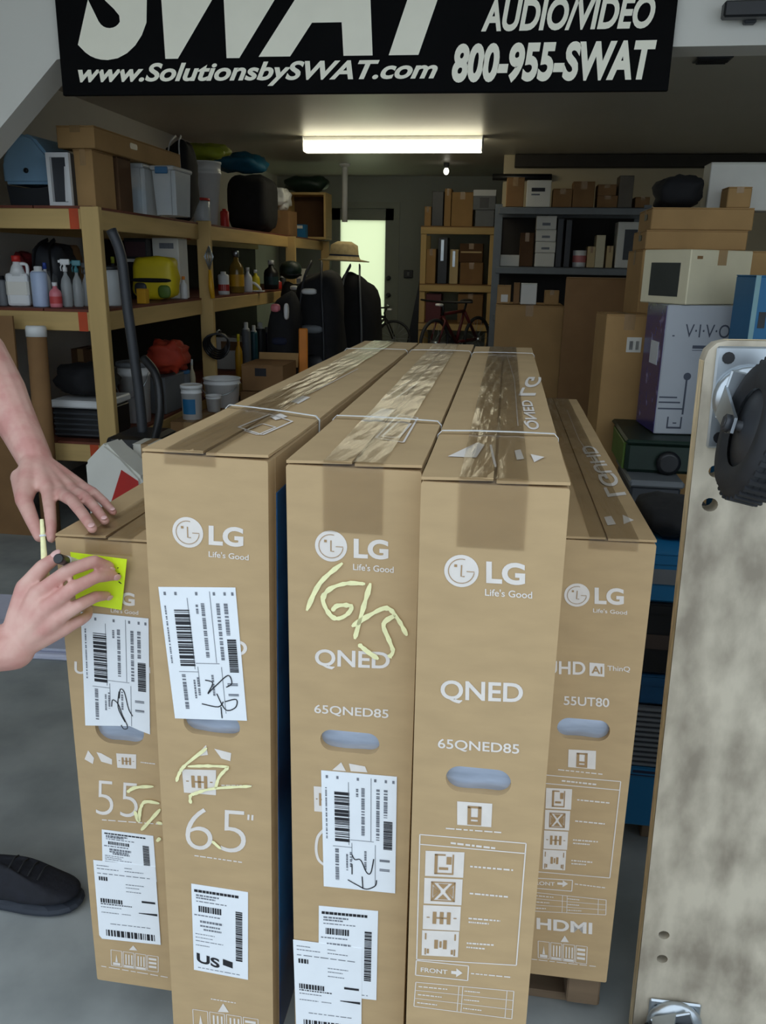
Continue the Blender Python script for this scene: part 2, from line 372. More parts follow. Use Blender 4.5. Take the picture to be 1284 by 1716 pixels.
sign_text('www.SolutionsbySWAT.com', (128,146), (730,140), (128,106), 0.03, 0.28, 'lettering')
for x in (0.08, W_-0.08): bm = nb(); box(bm, (x, 0.026, 0.55), (0.05,0.008,0.05)); obj('bracket', bm, DGREY, t)

# ================================================================ television cartons
BOXP = [(-0.4638,0.9592,-0.0105,0.0164),(-0.2565,0.939,0.0018,0.0024),(-0.0816,0.8931,0.0003,-0.0028),(-0.6431,1.0511,-0.0002,0.0106),(0.1003,1.1878,0.0085,-0.0046)]
D65 = (1.6015,0.9761,0.1658); D55 = (1.3634,0.8203,0.16); HP = 0.13
class Carton: pass
def tv_carton(i, label, hole, tape_x, drop, group):
    x, y, yaw, lean = BOXP[i]; L, H, W = D65 if i < 3 else (D55 if i == 3 else (D55[0],D55[1],0.1435))
    C = Carton(); C.L, C.H, C.W = L, H, W
    wv = Vector((math.cos(yaw)*math.cos(lean), math.sin(yaw)*math.cos(lean), -math.sin(lean))); dv = Vector((-math.sin(yaw), math.cos(yaw), 0)); uv = wv.cross(dv)
    Rm = Matrix((wv, dv, uv)).transposed()
    lift = max(0, math.sin(lean)*W)
    C.M = Matrix.Translation((x, y, HP+lift*0.5)) @ Rm.to_4x4(); C.MI = C.M.inverted(); C.n = dv
    t = thing('television_box', label, 'box', group=group); t.matrix_world = C.M; C.t = t
    hx0, hy0, hx1, hy1 = hole
    def fp(px, py, eps=0.0):
        d = ray(px, py); o = ORG; k = (C.M.translation - o).dot(dv)/d.dot(dv); q = C.MI @ (o + d*k); return Vector((q.x, -eps, q.z))
    def tp(px, py, eps=0.0):
        top = C.M @ Vector((0,0,H)); d = ray(px, py); k = (top-ORG).dot(uv)/d.dot(uv); q = C.MI @ (ORG+d*k); return Vector((q.x, q.y, H+0.005+eps))
    C.fp, C.tp = fp, tp
    p0 = fp((hx0+hx1)/2, hy0); p1 = fp((hx0+hx1)/2, hy1); pl = fp(hx0,(hy0+hy1)/2); pr = fp(hx1,(hy0+hy1)/2)
    z1, z0 = p0.z, p1.z; xa, xb = pl.x, pr.x; r = min((z1-z0)/2*0.98, (xb-xa)/2*0.98)
    me = curve_fill(rounded_rect(0,0,W,H,0.003,2), [rounded_rect(xa,z0,xb,z1,r,8)], 0.03)
    bm = nb(); bm.from_mesh(me)
    for v in bm.verts: v.co = Vector((v.co.x, 0.015+v.co.z, v.co.y))
    box(bm, (W/2, 0.03+(L-0.03)/2, H/2), (W, L-0.03, H), bev=0.003)
    obj('body', bm, CARD, t)
    bm = nb(); n = 10
    rows = [(xa-0.004+(xb-xa+0.008)*k/n) for k in range(n+1)]; vs = []; fs = []
    for k, xx in enumerate(rows):
        for j in range(5):
            zz = z0-0.003+(z1-z0+0.006)*j/4; vs.append((xx, 0.011+0.0012*math.sin(k*0.9+i)+0.004*(j/4)-0.004*math.sin(math.pi*j/4), zz))
    for k in range(n):
        for j in range(4): fs.append((k*5+j,(k+1)*5+j,(k+1)*5+j+1,k*5+j+1))
    addmesh(bm, vs, fs)
    for f in bm.faces: f.smooth = True
    obj('hand_hole_film', bm, HOLEF, t)
    for s in (0,1):      # top flaps, front ends a little proud and uneven
        bm = nb(); xa_, xb_ = (0.0, W/2-0.0018) if s == 0 else (W/2+0.0018, W)
        vs = []; ny = 12
        for k in range(ny+1):
            yy = 0.002+(L-0.004)*k/ny; e = 0.0012+(0.0022 if k == 0 else 0)+0.0008*math.sin(k*2.1+s+i)
            for xx, zz in ((xa_,e*0.4),(xb_,e),(xb_,e+0.0035),(xa_,e*0.4+0.0035)): vs.append((xx,yy,H+zz))
        fs = []
        for k in range(ny):
            for j in range(4): fs.append((k*4+j,k*4+(j+1)%4,(k+1)*4+(j+1)%4,(k+1)*4+j))
        fs += [(0,1,2,3),(ny*4+3,ny*4+2,ny*4+1,ny*4)]
        addmesh(bm, vs, fs); obj('top_flap', bm, CARD, t)
    tx0, tx1 = tape_x
    bm = nb(); vs = []; fs = []; path = [(-0.0012, H-drop), (-0.0014, H-0.004), (-0.0008, H+0.0055)] + [(0.004+(L-0.008)*k/24, H+0.0068+0.0006*math.sin(k*1.7+i)) for k in range(25)]
    nx = 6
    for k, (yy, zz) in enumerate(path):
        for j in range(nx+1): vs.append((tx0+(tx1-tx0)*j/nx, yy, zz+(0.0005*math.sin(j*2.3+k*1.3) if k > 2 else 0)))
    for k in range(len(path)-1):
        for j in range(nx): fs.append((k*(nx+1)+j,k*(nx+1)+j+1,(k+1)*(nx+1)+j+1,(k+1)*(nx+1)+j))
    addmesh(bm, vs, fs); obj('packing_tape', bm, TAPE, t)
    return C
def stuff(o): o['kind'] = 'stuff'; return o
def q3(C, pts, e=0.0006, face='f'): return [ (C.fp if face == 'f' else C.tp)(px,py,e) for px,py in pts ]
def T(C, bm, s, bl, br, tl, bold=0.01, e=0.0006, face='f', shear=0):
    vs, fs, asp = text_mesh(s, bold, shear); O, A, B = q3(C, (bl,br,tl), e, face); ex = A-O; ey = B-O
    addmesh(bm, [O+ex*x+ey*y for x,y,z in vs], fs)
def Q(C, bm, pts, e=0.0006, face='f'): addmesh(bm, q3(C, pts, e, face), [tuple(range(len(pts)))])
def Ln(C, bm, pts, w, e=0.0006, face='f', taper=None):
    ps = q3(C, pts, e, face); nrm = Vector((0,1,0)) if face == 'f' else Vector((0,0,1)); n = len(ps); vs = []
    for i, p in enumerate(ps):
        a = ps[max(0,i-1)]; b = ps[min(n-1,i+1)]; d = (b-a).normalized(); s = d.cross(nrm).normalized()
        ww = w*(taper[i] if taper else 1); vs += [p-s*ww/2, p+s*ww/2]
    addmesh(bm, vs, [(2*i,2*i+1,2*i+3,2*i+2) for i in range(n-1)])
def Out(C, bm, pts, w, e=0.0006, face='f'): 
    k = list(pts)+[pts[0]]
    for a, b in zip(k[:-1], k[1:]): Ln(C, bm, [a,b], w, e, face)
def curvy(pts, k=5):
    return [(p.x,p.y) for p in smooth_path([(a,b,0) for a,b in pts], k)]
def blur(C, bm, a, b, w, seg=7, e=0.0006, rnd=None):
    """a line of small unreadable print: a row of word-length dashes"""
    rnd = rnd or random; t = 0.0
    while t < 1:
        l = rnd.uniform(0.06,0.16); t2 = min(1, t+l)
        Ln(C, bm, [(a[0]+(b[0]-a[0])*t, a[1]+(b[1]-a[1])*t), (a[0]+(b[0]-a[0])*t2, a[1]+(b[1]-a[1])*t2)], w, e); t = t2+rnd.uniform(0.02,0.04)
def uvq(quad):
    (x0,y0),(x1,y1),(x2,y2),(x3,y3) = quad  # TL TR BR BL
    return lambda u,v: (x0*(1-u)*(1-v)+x1*u*(1-v)+x2*u*v+x3*(1-u)*v, y0*(1-u)*(1-v)+y1*u*(1-v)+y2*u*v+y3*(1-u)*v)
def label_sheet(C, quad, e=0.0014, poly=None, name='shipping_label'):
    bm = nb(); pts = poly or quad; vs = q3(C, pts, e); n = len(vs)
    back = [v+Vector((0,0.0007,0)) for v in vs]
    addmesh(bm, vs+back, [tuple(range(n))]+[(i,(i+1)%n,n+(i+1)%n,n+i) for i in range(n)])
    return obj(name, bm, PAPER, C.t)
def brand(C, c, r, lg, slogan):
    """round face mark + LG + slogan; lg, slogan = (bl, br, tl)"""
    bm = nb(); o = C.fp(c[0], c[1], 0.0006); rr = (C.fp(c[0]+r, c[1]).x - C.fp(c[0]-r, c[1]).x)/2
    n = 32; addmesh(bm, [o+Vector((rr*math.cos(2*math.pi*k/n),0,rr*math.sin(2*math.pi*k/n))) for k in range(n)], [tuple(range(n))])
    p = obj('logo_disc_print', bm, INKW, C.t)
    TP(C, 'brand_print', 'LG', *lg, bold=0.035); TP(C, 'slogan_print', "Life's Good", *slogan, bold=0.012)
    bm = nb(); e = Vector((0,-0.0006,0))
    def st(pts, w):
        vs = []; n = len(pts)
        for i,(x,z) in enumerate(pts):
            a = pts[max(0,i-1)]; b = pts[min(n-1,i+1)]; d = Vector((b[0]-a[0],b[1]-a[1])).normalized()
            vs += [o+e+Vector((x*rr-d.y*w*rr/2,0,z*rr+d.x*w*rr/2)), o+e+Vector((x*rr+d.y*w*rr/2,0,z*rr-d.x*w*rr/2))]
        addmesh(bm, vs, [(2*i,2*i+1,2*i+3,2*i+2) for i in range(n-1)])
    st([(0.0,0.38),(0.0,-0.32),(0.2,-0.32)], 0.07)
    st([(0.75*math.cos(a),0.75*math.sin(a)) for a in [math.radians(75+k*12) for k in range(24)]]+[(0.75,0.0),(0.3,0.0)], 0.045)
    st([(-0.42,0.32),(-0.26,0.32)], 0.16)
    stuff(obj('face_mark', bm, INKC, p)); return p
def ship_label(C, quad, poly=None, seed=1, sig=()):
    """tall parcel label printed sideways: large barcode column, address columns, small code, signature"""
    rnd = random.Random(seed); s = label_sheet(C, quad, poly=poly); f = uvq(quad); e = 0.0019
    bm = nb(); v = 0.17
    while v < 0.60:
        h = rnd.choice((0.006,0.009,0.016,0.026)); Q(C, bm, [f(.17,v),f(.37,v),f(.37,v+h),f(.17,v+h)], e); v += h+rnd.choice((0.004,0.007,0.011))
    stuff(obj('barcode', bm, INKB, s)); bm = nb(); v = 0.39
    while v < 0.63:
        h = rnd.choice((0.006,0.01,0.014)); Q(C, bm, [f(.83,v),f(.95,v),f(.95,v+h),f(.83,v+h)], e); v += h+0.003
    stuff(obj('barcode', bm, INKB, s))
    bm = nb()
    def col(u, v0, v1, w):
        v = v0
        while v < v1:
            l = rnd.uniform(0.008,0.02); Q(C, bm, [f(u,v),f(u+w,v),f(u+w,min(v+l,v1)),f(u,min(v+l,v1))], e); v += l+rnd.choice((0.003,0.004,0.012))
    for u, v0, v1, w in ((.05,.14,.58,.02),(.46,.13,.20,.03),(.53,.12,.53,.045),(.73,.12,.56,.045),(.83,.12,.36,.05),(.17,.66,.93,.05),(.32,.70,.84,.025),(.37,.68,.82,.03),(.57,.66,.82,.03),(.78,.72,.74,.14),(.78,.80,.82,.14)): col(u,v0,v1,w)
    for u in (.06,.2,.47,.70,.84,.94): Q(C, bm, [f(u,.035),f(u+.03,.035),f(u+.03,.06),f(u,.06)], e)
    for a, b in (((.36,.08),(.36,.62)),((.66,.03),(.66,.57)),((.38,.575),(.70,.575)),((.14,.64),(.4,.64)),((.40,.6),(.40,.75)),((.72,.6),(.72,.95))): Ln(C, bm, [f(*a),f(*b)], 0.0008, e)
    stuff(obj('label_text', bm, INKG, s))
    for st in sig: bm = nb(); Ln(C, bm, curvy([f(*p) for p in st]), 0.0016, e+0.0003); obj('signature_stroke', bm, INKB, s)
    return s
def spec_label(C, quad, us=True, seed=2, poly=None, rows=None):
    rnd = random.Random(seed); s = label_sheet(C, quad, e=0.0012, poly=poly, name='product_label'); f = uvq(quad); e = 0.0016
    bm = nb()
    u = 0.05
    while u < 0.82:
        l = rnd.uniform(0.04,0.07); Q(C, bm, [f(u,.055),f(u+l,.055),f(u+l,.085),f(u,.085)], e); u += l+0.01
    u = 0.12
    while u < 0.52:
        l = rnd.choice((.012,.02,.03)); Q(C, bm, [f(u,.24),f(u+l,.24),f(u+l,.31),f(u,.31)], e); u += l+0.012
    v = 0.24
    while v < 0.80:
        h = rnd.choice((0.008,0.014,0.02)); Q(C, bm, [f(.78,v),f(.90,v),f(.90,v+h),f(.78,v+h)], e); v += h+0.006
    if us:
        b2 = nb(); T(C, b2, 'US', f(.06,.90), f(.48,.93), f(.06,.79), 0.03, e); obj('country_print', b2, INKB, s); b2 = nb(); Q(C, b2, [f(.54,.81),f(.72,.83),f(.72,.90),f(.54,.88)], e); obj('flag_print', b2, INKB, s)
    stuff(obj('barcode', bm, INKB, s))
    bm = nb()
    for v, u0, u1, w in ((.12,.08,.5,.0028),(.15,.08,.42,.0024),(.19,.08,.62,.0016),(.35,.04,.5,.002),(.42,.14,.55,.004),(.47,.14,.50,.003),(.51,.2,.52,.003),(.57,.05,.4,.0012),(.61,.05,.36,.0012),(.65,.05,.55,.0012),(.70,.05,.3,.0012),(.96,.08,.85,.0012)):
        blur(C, bm, f(u0,v), f(u1,v), w, e=e, rnd=rnd)
    stuff(obj('label_text', bm, INKG, s)); return s
def pack_label(C, quad, seed=3, poly=None):
    rnd = random.Random(seed); s = label_sheet(C, quad, e=0.0019, poly=poly, name='packing_slip'); f = uvq(quad); e = 0.0023
    bm = nb()
    for u0,u1,v,h in ((.07,.20,.20,.05),(.07,.42,.48,.055),(.07,.56,.545,.012)): 
        u = u0
        while u < u1:
            l = rnd.uniform(.015,.04); Q(C, bm, [f(u,v),f(u+l,v),f(u+l,v+h),f(u,v+h)], e); u += l+.012
    Ln(C, bm, [f(.74,.47),f(.96,.47)], .004, e); Ln(C, bm, [f(.68,.62),f(.98,.62)], .0045, e, taper=(.3,1))
    u = .12
    while u < .9:
        l = rnd.choice((.012,.03,.05)); Q(C, bm, [f(u,.88),f(u+l,.88),f(u+l,.96),f(u,.96)], e); u += l+.018
    stuff(obj('barcode', bm, INKB, s))
    bm = nb()
    for v,u0,u1 in ((.06,.05,.25),(.10,.05,.4),(.06,.5,.62),(.10,.5,.8),(.16,.05,.9),(.27,.5,.8),(.31,.5,.72),(.36,.5,.74),(.59,.07,.4),(.66,.07,.35),(.66,.4,.55),(.80,.2,.85)): blur(C, bm, f(u0,v), f(u1,v), .0014, e=e, rnd=rnd)
    stuff(obj('label_text', bm, INKG, s)); return s
def icon_cell(C, _b, _g, quad, kind):
    """white square pictogram with the card showing through"""
    bm = nb(); gap = nb(); f = uvq(quad); Q(C, bm, quad)
    R = lambda u0,v0,u1,v1: Q(C, gap, [f(u0,v0),f(u1,v0),f(u1,v1),f(u0,v1)], 0.0011)
    if kind == 0: R(.24,.10,.52,.16); R(.24,.10,.32,.9); R(.55,.2,.68,.5); R(.36,.62,.6,.72); R(.24,.84,.7,.9); R(.7,.1,.74,.9)
    if kind == 1:
        R(.18,.12,.82,.17); R(.18,.83,.82,.88); R(.18,.12,.22,.88); R(.78,.12,.82,.88)
        for a,b in (((.22,.17),(.42,.5)),((.42,.5),(.22,.83)),((.78,.17),(.58,.5)),((.58,.5),(.78,.83))): Ln(C, gap, [f(*a),f(*b)], .003, .0011)
        Q(C, gap, [f(.24,.3),f(.38,.5),f(.24,.7)], .0011); Q(C, gap, [f(.76,.3),f(.62,.5),f(.76,.7)], .0011); Q(C, gap, [f(.36,.2),f(.64,.2),f(.5,.40)], .0011); Q(C, gap, [f(.36,.8),f(.5,.6),f(.64,.8)], .0011)
    if kind == 2: R(.26,.25,.36,.75); R(.45,.25,.55,.75); R(.64,.25,.74,.75); R(.36,.47,.64,.53); R(.10,.47,.18,.51); R(.82,.47,.9,.51)
    if kind == 3: R(.34,.35,.44,.7); R(.48,.4,.54,.65); R(.58,.35,.68,.7); R(.08,.1,.12,.35); R(.08,.7,.12,.95); R(.88,.1,.92,.35); R(.88,.7,.92,.95); R(.14,.72,.2,.9); R(.8,.72,.86,.9)
    if kind == 4: R(.30,.15,.40,.95); R(.60,.15,.70,.95); R(.30,.15,.70,.24); R(.40,.62,.60,.72); R(.40,.80,.60,.95)
    if kind == 9: T(C, gap, 'AI', f(.14,.78), f(.86,.80), f(.14,.22), .02, .0011)
    o = obj('pictogram', bm, INKW, C.t); (stuff(obj('pictogram_gap', gap, INKC, o)) if len(gap.verts) else gap.free())
def chalk(C, strokes, w=0.0055, mt=None):
    for s in strokes:
        bm = nb(); pts = curvy(s); n = len(pts); rnd = random.Random(len(pts)+int(s[0][0]))
        Ln(C, bm, pts, w, 0.0026, taper=[0.7+0.5*rnd.random() if 0 < i < n-1 else 0.4 for i in range(n)])
        obj('chalk_stroke', bm, mt or CHALK, C.t)
def strap(C, pl, pr, sag=0.0):
    """white plastic strap across the top and down both sides"""
    a = C.tp(*pl); b = C.tp(*pr); bm = nb(); w = 0.006; y0, y1 = a.y, b.y; H, W = C.H, C.W
    prof = [(-0.0015, y0, H-0.55), (-0.002, y0, H+0.003), (0.004, y0, H+0.0095), (W*0.3, y0*.7+y1*.3+sag, H+0.0105), (W*0.65, y0*.35+y1*.65+sag, H+0.0105), (W-0.004, y1, H+0.0095), (W+0.002, y1, H+0.003), (W+0.0015, y1, H-0.55)]
    vs = []; n = len(prof)
    for x,y,z in prof: vs += [(x,y-w/2,z),(x,y+w/2,z)]
    addmesh(bm, vs, [(2*i,2*i+1,2*i+3,2*i+2) for i in range(n-1)]); ob = obj('strap', bm, WHITEP, C.t)
    so = ob.modifiers.new('thickness', 'SOLIDIFY'); so.thickness = 0.0008; so.offset = 0
def top_print(C, items):
    for it in items:
        bm = nb()
        if it[0] == 't': T(C, bm, it[1], it[2], it[3], it[4], 0.02, 0.0006, 't')
        elif it[0] == 'l': Ln(C, bm, it[1], it[2], 0.0006, 't')
        elif it[0] == 'q': Q(C, bm, it[1], 0.0006, 't')
        elif it[0] == 'o': Out(C, bm, it[1], it[2], 0.0006, 't')
        obj('top_print', bm, INKW, C.t)
def table_lines(C, bm, quad, rows, cols, w=0.0012):
    f = uvq(quad); Out(C, bm, quad, w)
    for i in range(1, rows): Ln(C, bm, [f(0,i/rows),f(1,i/rows)], w*0.8)
    for c in cols: Ln(C, bm, [f(c,0),f(c,1)], w*0.8)
    rnd = random.Random(5)
    for i in range(rows):
        for a, b in ((.03,.28),(.5,.62)): blur(C, bm, f(a,(i+.5)/rows), f(b+rnd.uniform(-.05,.1),(i+.5)/rows), .002, rnd=rnd)
def recycle_row(C, bm, quad):
    f = uvq(quad); n = 4
    for k in range(n):
        Out(C, bm, [f(k/n+.015,0),f((k+1)/n-.015,0),f((k+1)/n-.015,1),f(k/n+.015,1)], .0012)
    Q(C, bm, [f(.10,.75),f(.125,.25),f(.15,.75)]); Q(C, bm, [f(.05,.78),f(.2,.78),f(.2,.95),f(.05,.95)])
    for u in (.31,.37,.43,.56,.62,.68): Q(C, bm, [f(u,.15),f(u+.025,.15),f(u+.025,.8),f(u,.8)])
    Q(C, bm, [f(.28,.85),f(.47,.85),f(.47,.97),f(.28,.97)]); Q(C, bm, [f(.53,.85),f(.72,.85),f(.72,.97),f(.53,.97)])
    for v in (.15,.4,.65): Q(C, bm, [f(.79,v),f(.95,v),f(.95,v+.14),f(.79,v+.14)])

GR = 'television boxes standing on the pallet'
def TP(C, name, *a, **k): bm = nb(); T(C, bm, *a, **k); return obj(name, bm, INKW, C.t)
def BP(C, *a, **k): bm = nb(); blur(C, bm, *a, **k); return stuff(obj('caption_print', bm, INKW, C.t))
def QP(C, *a, **k): bm = nb(); Q(C, bm, *a, **k); return obj('mark_print', bm, INKW, C.t)
def LP(C, *a, **k): bm = nb(); Ln(C, bm, *a, **k); return obj('line_print', bm, INKW, C.t)
def OP(C, *a, **k): bm = nb(); Out(C, bm, *a, **k); return obj('panel_frame_print', bm, INKW, C.t)
def RP(C, *a, **k): bm = nb(); recycle_row(C, bm, *a, **k); return stuff(obj('recycling_print', bm, INKW, C.t))
def SP(C, *a, **k): bm = nb(); table_lines(C, bm, *a, **k); return stuff(obj('specification_table_print', bm, INKW, C.t))
# ---- box at the left end of the three tall ones
C1 = tv_carton(0, 'tall television box with 65 print and a US label, left of the tall three', (308,1196,402,1233), (0.030,0.098), 0.012, GR)
brand(C1, (315,892), 25.7, ((350,913),(408,917),(350,880)), ((350,933),(417,939),(350,923)))
z = lambda x,y: (230+x/3.327, 1200+y/3.327)
TP(C1, 'series_print', 'QNED', (296,1098),(414,1104),(296,1068), 0.02)
TP(C1, 'size_print', '65', z(270,738), z(605,765), z(270,505), -0.016); LP(C1, [z(622,548),z(620,578)], .003); LP(C1, [z(644,550),z(642,580)], .003)
for a, b in ((z(320,776),z(585,814)),): BP(C1, a, b, .002)
pass
bm = gap = None; icon_cell(C1, bm, gap, [z(250,295),z(440,300),z(440,440),z(262,425)], 2); QP(C1, [z(430,180),z(525,205),z(520,250),z(470,235)]); BP(C1, z(470,385), z(640,386), .002); QP(C1, [z(320,225),z(385,160),z(395,215)])
QP(C1, [z(480,1600),z(512,1650),z(450,1648)]); BP(C1, z(412,1575), z(550,1598), .002)
RP(C1, [z(305,1632),z(680,1690),z(682,1790),z(310,1735)])
pass
ship_label(C1, [(266,983),(395,984),(414.5,1207),(294,1203)], seed=4, sig=([(.48,.70),(.58,.72),(.50,.80),(.54,.78),(.62,.74),(.80,.66),(.84,.72),(.76,.75)],[(.40,.88),(.62,.90),(.70,.86)],[(.62,.80),(.72,.92),(.86,.90),(.88,.84),(.72,.86)],[(.66,.90),(.66,.985)]))
spec_label(C1, [(321,1480),(416,1494.5),(416,1641),(325.6,1624)], True, 6)
chalk(C1, [[z(392,172),z(275,265),z(240,310),z(222,360)],[z(285,275),z(400,272),z(515,277)],[z(512,278),z(460,335),z(440,400)],[z(640,385),z(430,398),z(330,425),z(300,440),z(302,482)],[z(420,690),z(470,735)]], 0.0048)
strap(C1, (388,688), (545,708)); strap(C1, (588,590),(690,592))
top_print(C1, [('o',[(400,722),(452,700),(490,712),(440,735)],.004),('o',[(410,728),(440,716),(462,722),(432,735)],.003),('q',[(452,704),(470,698),(482,704),(462,710)]),('l',[(520,664),(600,622)],.002),('q',[(488,678),(508,668),(520,671),(500,682)])])
bm = nb(); box(bm, (C1.W+0.0008, 0.035+0.7, C1.H*0.5-0.02), (0.0012, 1.40, C1.H-0.06)); obj('side_picture_print', bm, mat('blue_picture_print', S(52,120,190), 0.3, var=0.6, scale=2.2, col2=S(14,40,90), stretch=(1,1,1.5), ramp=(0.38,0.56)), C1.t)

# ---- middle of the tall three
C2 = tv_carton(1, 'middle of the three tall television boxes, chalk scrawl across its print', (537,1226,636,1261), (0.046,0.120), 0.082, GR)
brand(C2, (555,915), 27, ((593,935),(651,938),(593,902)), ((592,955),(660,960),(592,944)))
z = lambda x,y: (470+x/3.575, 780+y/3.575)
TP(C2, 'series_print', 'QNED', (528,1120),(653,1126),(528,1087), 0.02); TP(C2, 'model_number_print', '65QNED85', (527,1197),(651,1206),(527,1180), 0.012)
LP(C2, curvy([(543,1390),(533,1402),(530,1422),(534,1440),(545,1450)]), .004)
pass
bm = gap = None; QP(C2, [(557,1290),(572,1277),(580,1292)]); QP(C2, [(585,1279),(612,1284),(616,1294),(588,1292)]); icon_cell(C2, bm, gap, [(526,1317),(560,1320),(560,1362),(527,1359)], 2)
pass
ship_label(C2, [(538.6,1290),(665.5,1301),(662.5,1496),(543,1484)], seed=9, sig=([(.40,.70),(.44,.74),(.52,.74),(.60,.84),(.66,.84),(.70,.72)],[(.40,.78),(.40,.87)],[(.34,.92),(.48,.96),(.60,.985),(.72,.95),(.74,.90)],[(.54,.88),(.55,.985)]))
spec_label(C2, [(534.7,1517),(634,1526),(631,1675),(534,1664)], False, 11)
pack_label(C2, [(491.7,1573),(607,1588),(606,1736),(497,1722)], 12)
chalk(C2, [[z(375,580),z(240,700),z(160,865)],[z(510,705),z(400,702),z(300,735),z(257,800),z(300,890),z(350,912),z(408,882),z(425,838),z(345,835),z(312,868)],[z(542,700),z(490,880),z(447,1035)],[z(430,960),z(540,890),z(640,850),z(705,915),z(760,1015)],[z(690,892),z(620,945),z(652,1040),z(676,1108),z(650,1145)],[z(470,1065),z(530,1115),z(590,1155)]], 0.0062)
strap(C2, (563,706), (735,716)); strap(C2, (690,592),(790,594))
top_print(C2, [('o',[(630,740),(668,700),(700,706),(676,748)],.003),('o',[(640,738),(668,712),(688,716),(668,740)],.004),('q',[(604,712),(640,690),(662,692),(640,712)]),('l',[(640,676),(690,640)],.002),('l',[(664,672),(700,646)],.003)])

# ---- right of the tall three
C3 = tv_carton(2, 'tall television box with bare QNED print and icon panel, right of the tall three', (747,1287,857,1330), (0.043,0.120), 0.075, GR)
brand(C3, (773.4,956.7), 29, ((815,977),(880,981),(815,940)), ((813,998),(892,1003),(813,986)))
z = lambda x,y: (670+x/3.683, 1250+y/3.683)
TP(C3, 'series_print', 'QNED', (738.5,1177),(876,1183),(738.5,1139), 0.02); TP(C3, 'model_number_print', '65QNED85', (734,1256),(870,1266),(734,1237), 0.012)
bm = gap = None; w = .0016
icon_cell(C3, bm, gap, [z(355,340),z(572,355),z(565,500),z(355,485)], 4); BP(C3, z(285,507), z(630,533), .002)
OP(C3, [z(125,545),z(780,600),z(720,1352),z(105,1315)], w); LP(C3, [z(125,605),z(775,662)], w); BP(C3, z(315,597), z(590,630), .003)
for k, (y0,y1) in enumerate(((645,800),(812,970),(980,1128),(1135,1290))): icon_cell(C3, bm, gap, [z(160-k*7,y0),z(400-k*11,y0+10),z(392-k*11,y1+12),z(156-k*7,y1)], k)
for a,b in (((435,742),(700,765)),((432,908),(668,930)),((425,1062),(620,1078)),((425,1085),(550,1096)),((414,1215),(580,1227)),((412,1240),(525,1250))): BP(C3, z(*a), z(*b), .0026)
OP(C3, [z(103,1322),z(425,1356),z(420,1446),z(98,1412)], w); TP(C3, 'direction_print', 'FRONT', z(130,1392), z(295,1408), z(130,1364), .02); QP(C3, [z(318,1385),z(350,1388),z(350,1370),z(388,1400),z(348,1425),z(349,1408),z(318,1404)])
BP(C3, z(440,1402), z(690,1426), .002); SP(C3, [z(100,1456),z(705,1512),z(692,1682),z(88,1604)], 3, (.44,.48,.93))
pass
strap(C3, (736,732), (934,738)); strap(C3, (792,596),(892,598))
top_print(C3, [('t','LG',(868,668),(884,636),(897,668)),('t',"QNED",(880,726),(870,676),(905,726)),('q',[(889,768),(912,773),(895,782)]),('q',[(750,772),(800,748),(812,752),(798,774)]),('q',[(862,762),(872,760),(878,776),(866,778)]),('l',[(822,752),(830,790)],.003),('l',[(868,720),(862,640),(850,600)],.0016)])

# ---- short box at the far left
C4 = tv_carton(3, 'short television box with 55 print at the far left, under the resting hand', (160,1200,241,1247), (0.046,0.118), 0.02, GR)
brand(C4, (165,990), 22, ((186,1012),(226,1016),(186,990)), ((186,1026),(232,1030),(186,1019)))
z = lambda x,y: (100+x/4.29, 1300+y/4.29)
TP(C4, 'series_print', 'UHD', (125,1128),(190,1135),(125,1108), 0.02); LP(C4, [(236,1121),(252,1123)], .01)
TP(C4, 'size_print', '55', z(262,275), z(560,302), z(266,30), -0.016); BP(C4, z(305,315), z(740,348), .002)
bm = gap = None; QP(C4, [(142,1272),(148,1257),(158,1270),(156,1280)]); QP(C4, [(162,1260),(170,1262),(188,1272),(188,1281),(170,1276)]); icon_cell(C4, bm, gap, [(195,1262),(228.5,1264),(228.5,1288),(197,1286)], 2); BP(C4, (236,1277), (261,1280), .002)
RP(C4, [z(365,1248),z(715,1300),z(715,1410),z(368,1360)]); BP(C4, z(300,1366), z(795,1450), .0018); QP(C4, [z(530,1218),z(560,1255),z(500,1250)])
pass
ship_label(C4, [(136,1025),(249.5,1036),(252,1230),(143.7,1215)], poly=[(136,1025),(249.5,1036),(252,1230),(236,1224),(218,1216),(143.7,1215)], seed=14, sig=([(.42,.80),(.44,.74),(.52,.77),(.58,.86),(.66,.96),(.60,.98),(.56,.95)],[(.54,.72),(.56,.64),(.62,.66),(.68,.80),(.74,.86)],[(.54,.66),(.52,.80),(.62,.92)]))
spec_label(C4, [z(305,383),z(675,430),z(700,760),z(312,700)], False, 15)
pack_label(C4, [z(245,600),z(690,650),z(730,1210),z(290,1158)], 16, poly=[z(245,600),z(690,650),z(730,1210),z(308,1165),z(288,1140)])
chalk(C4, [[z(490,112),z(550,78),z(680,70)],[z(545,245),z(572,320),z(585,235),z(620,180),z(722,192)],[z(728,232),z(660,310),z(590,385)],[z(700,330),z(742,336)],[z(728,438),z(702,466)]], 0.0055)

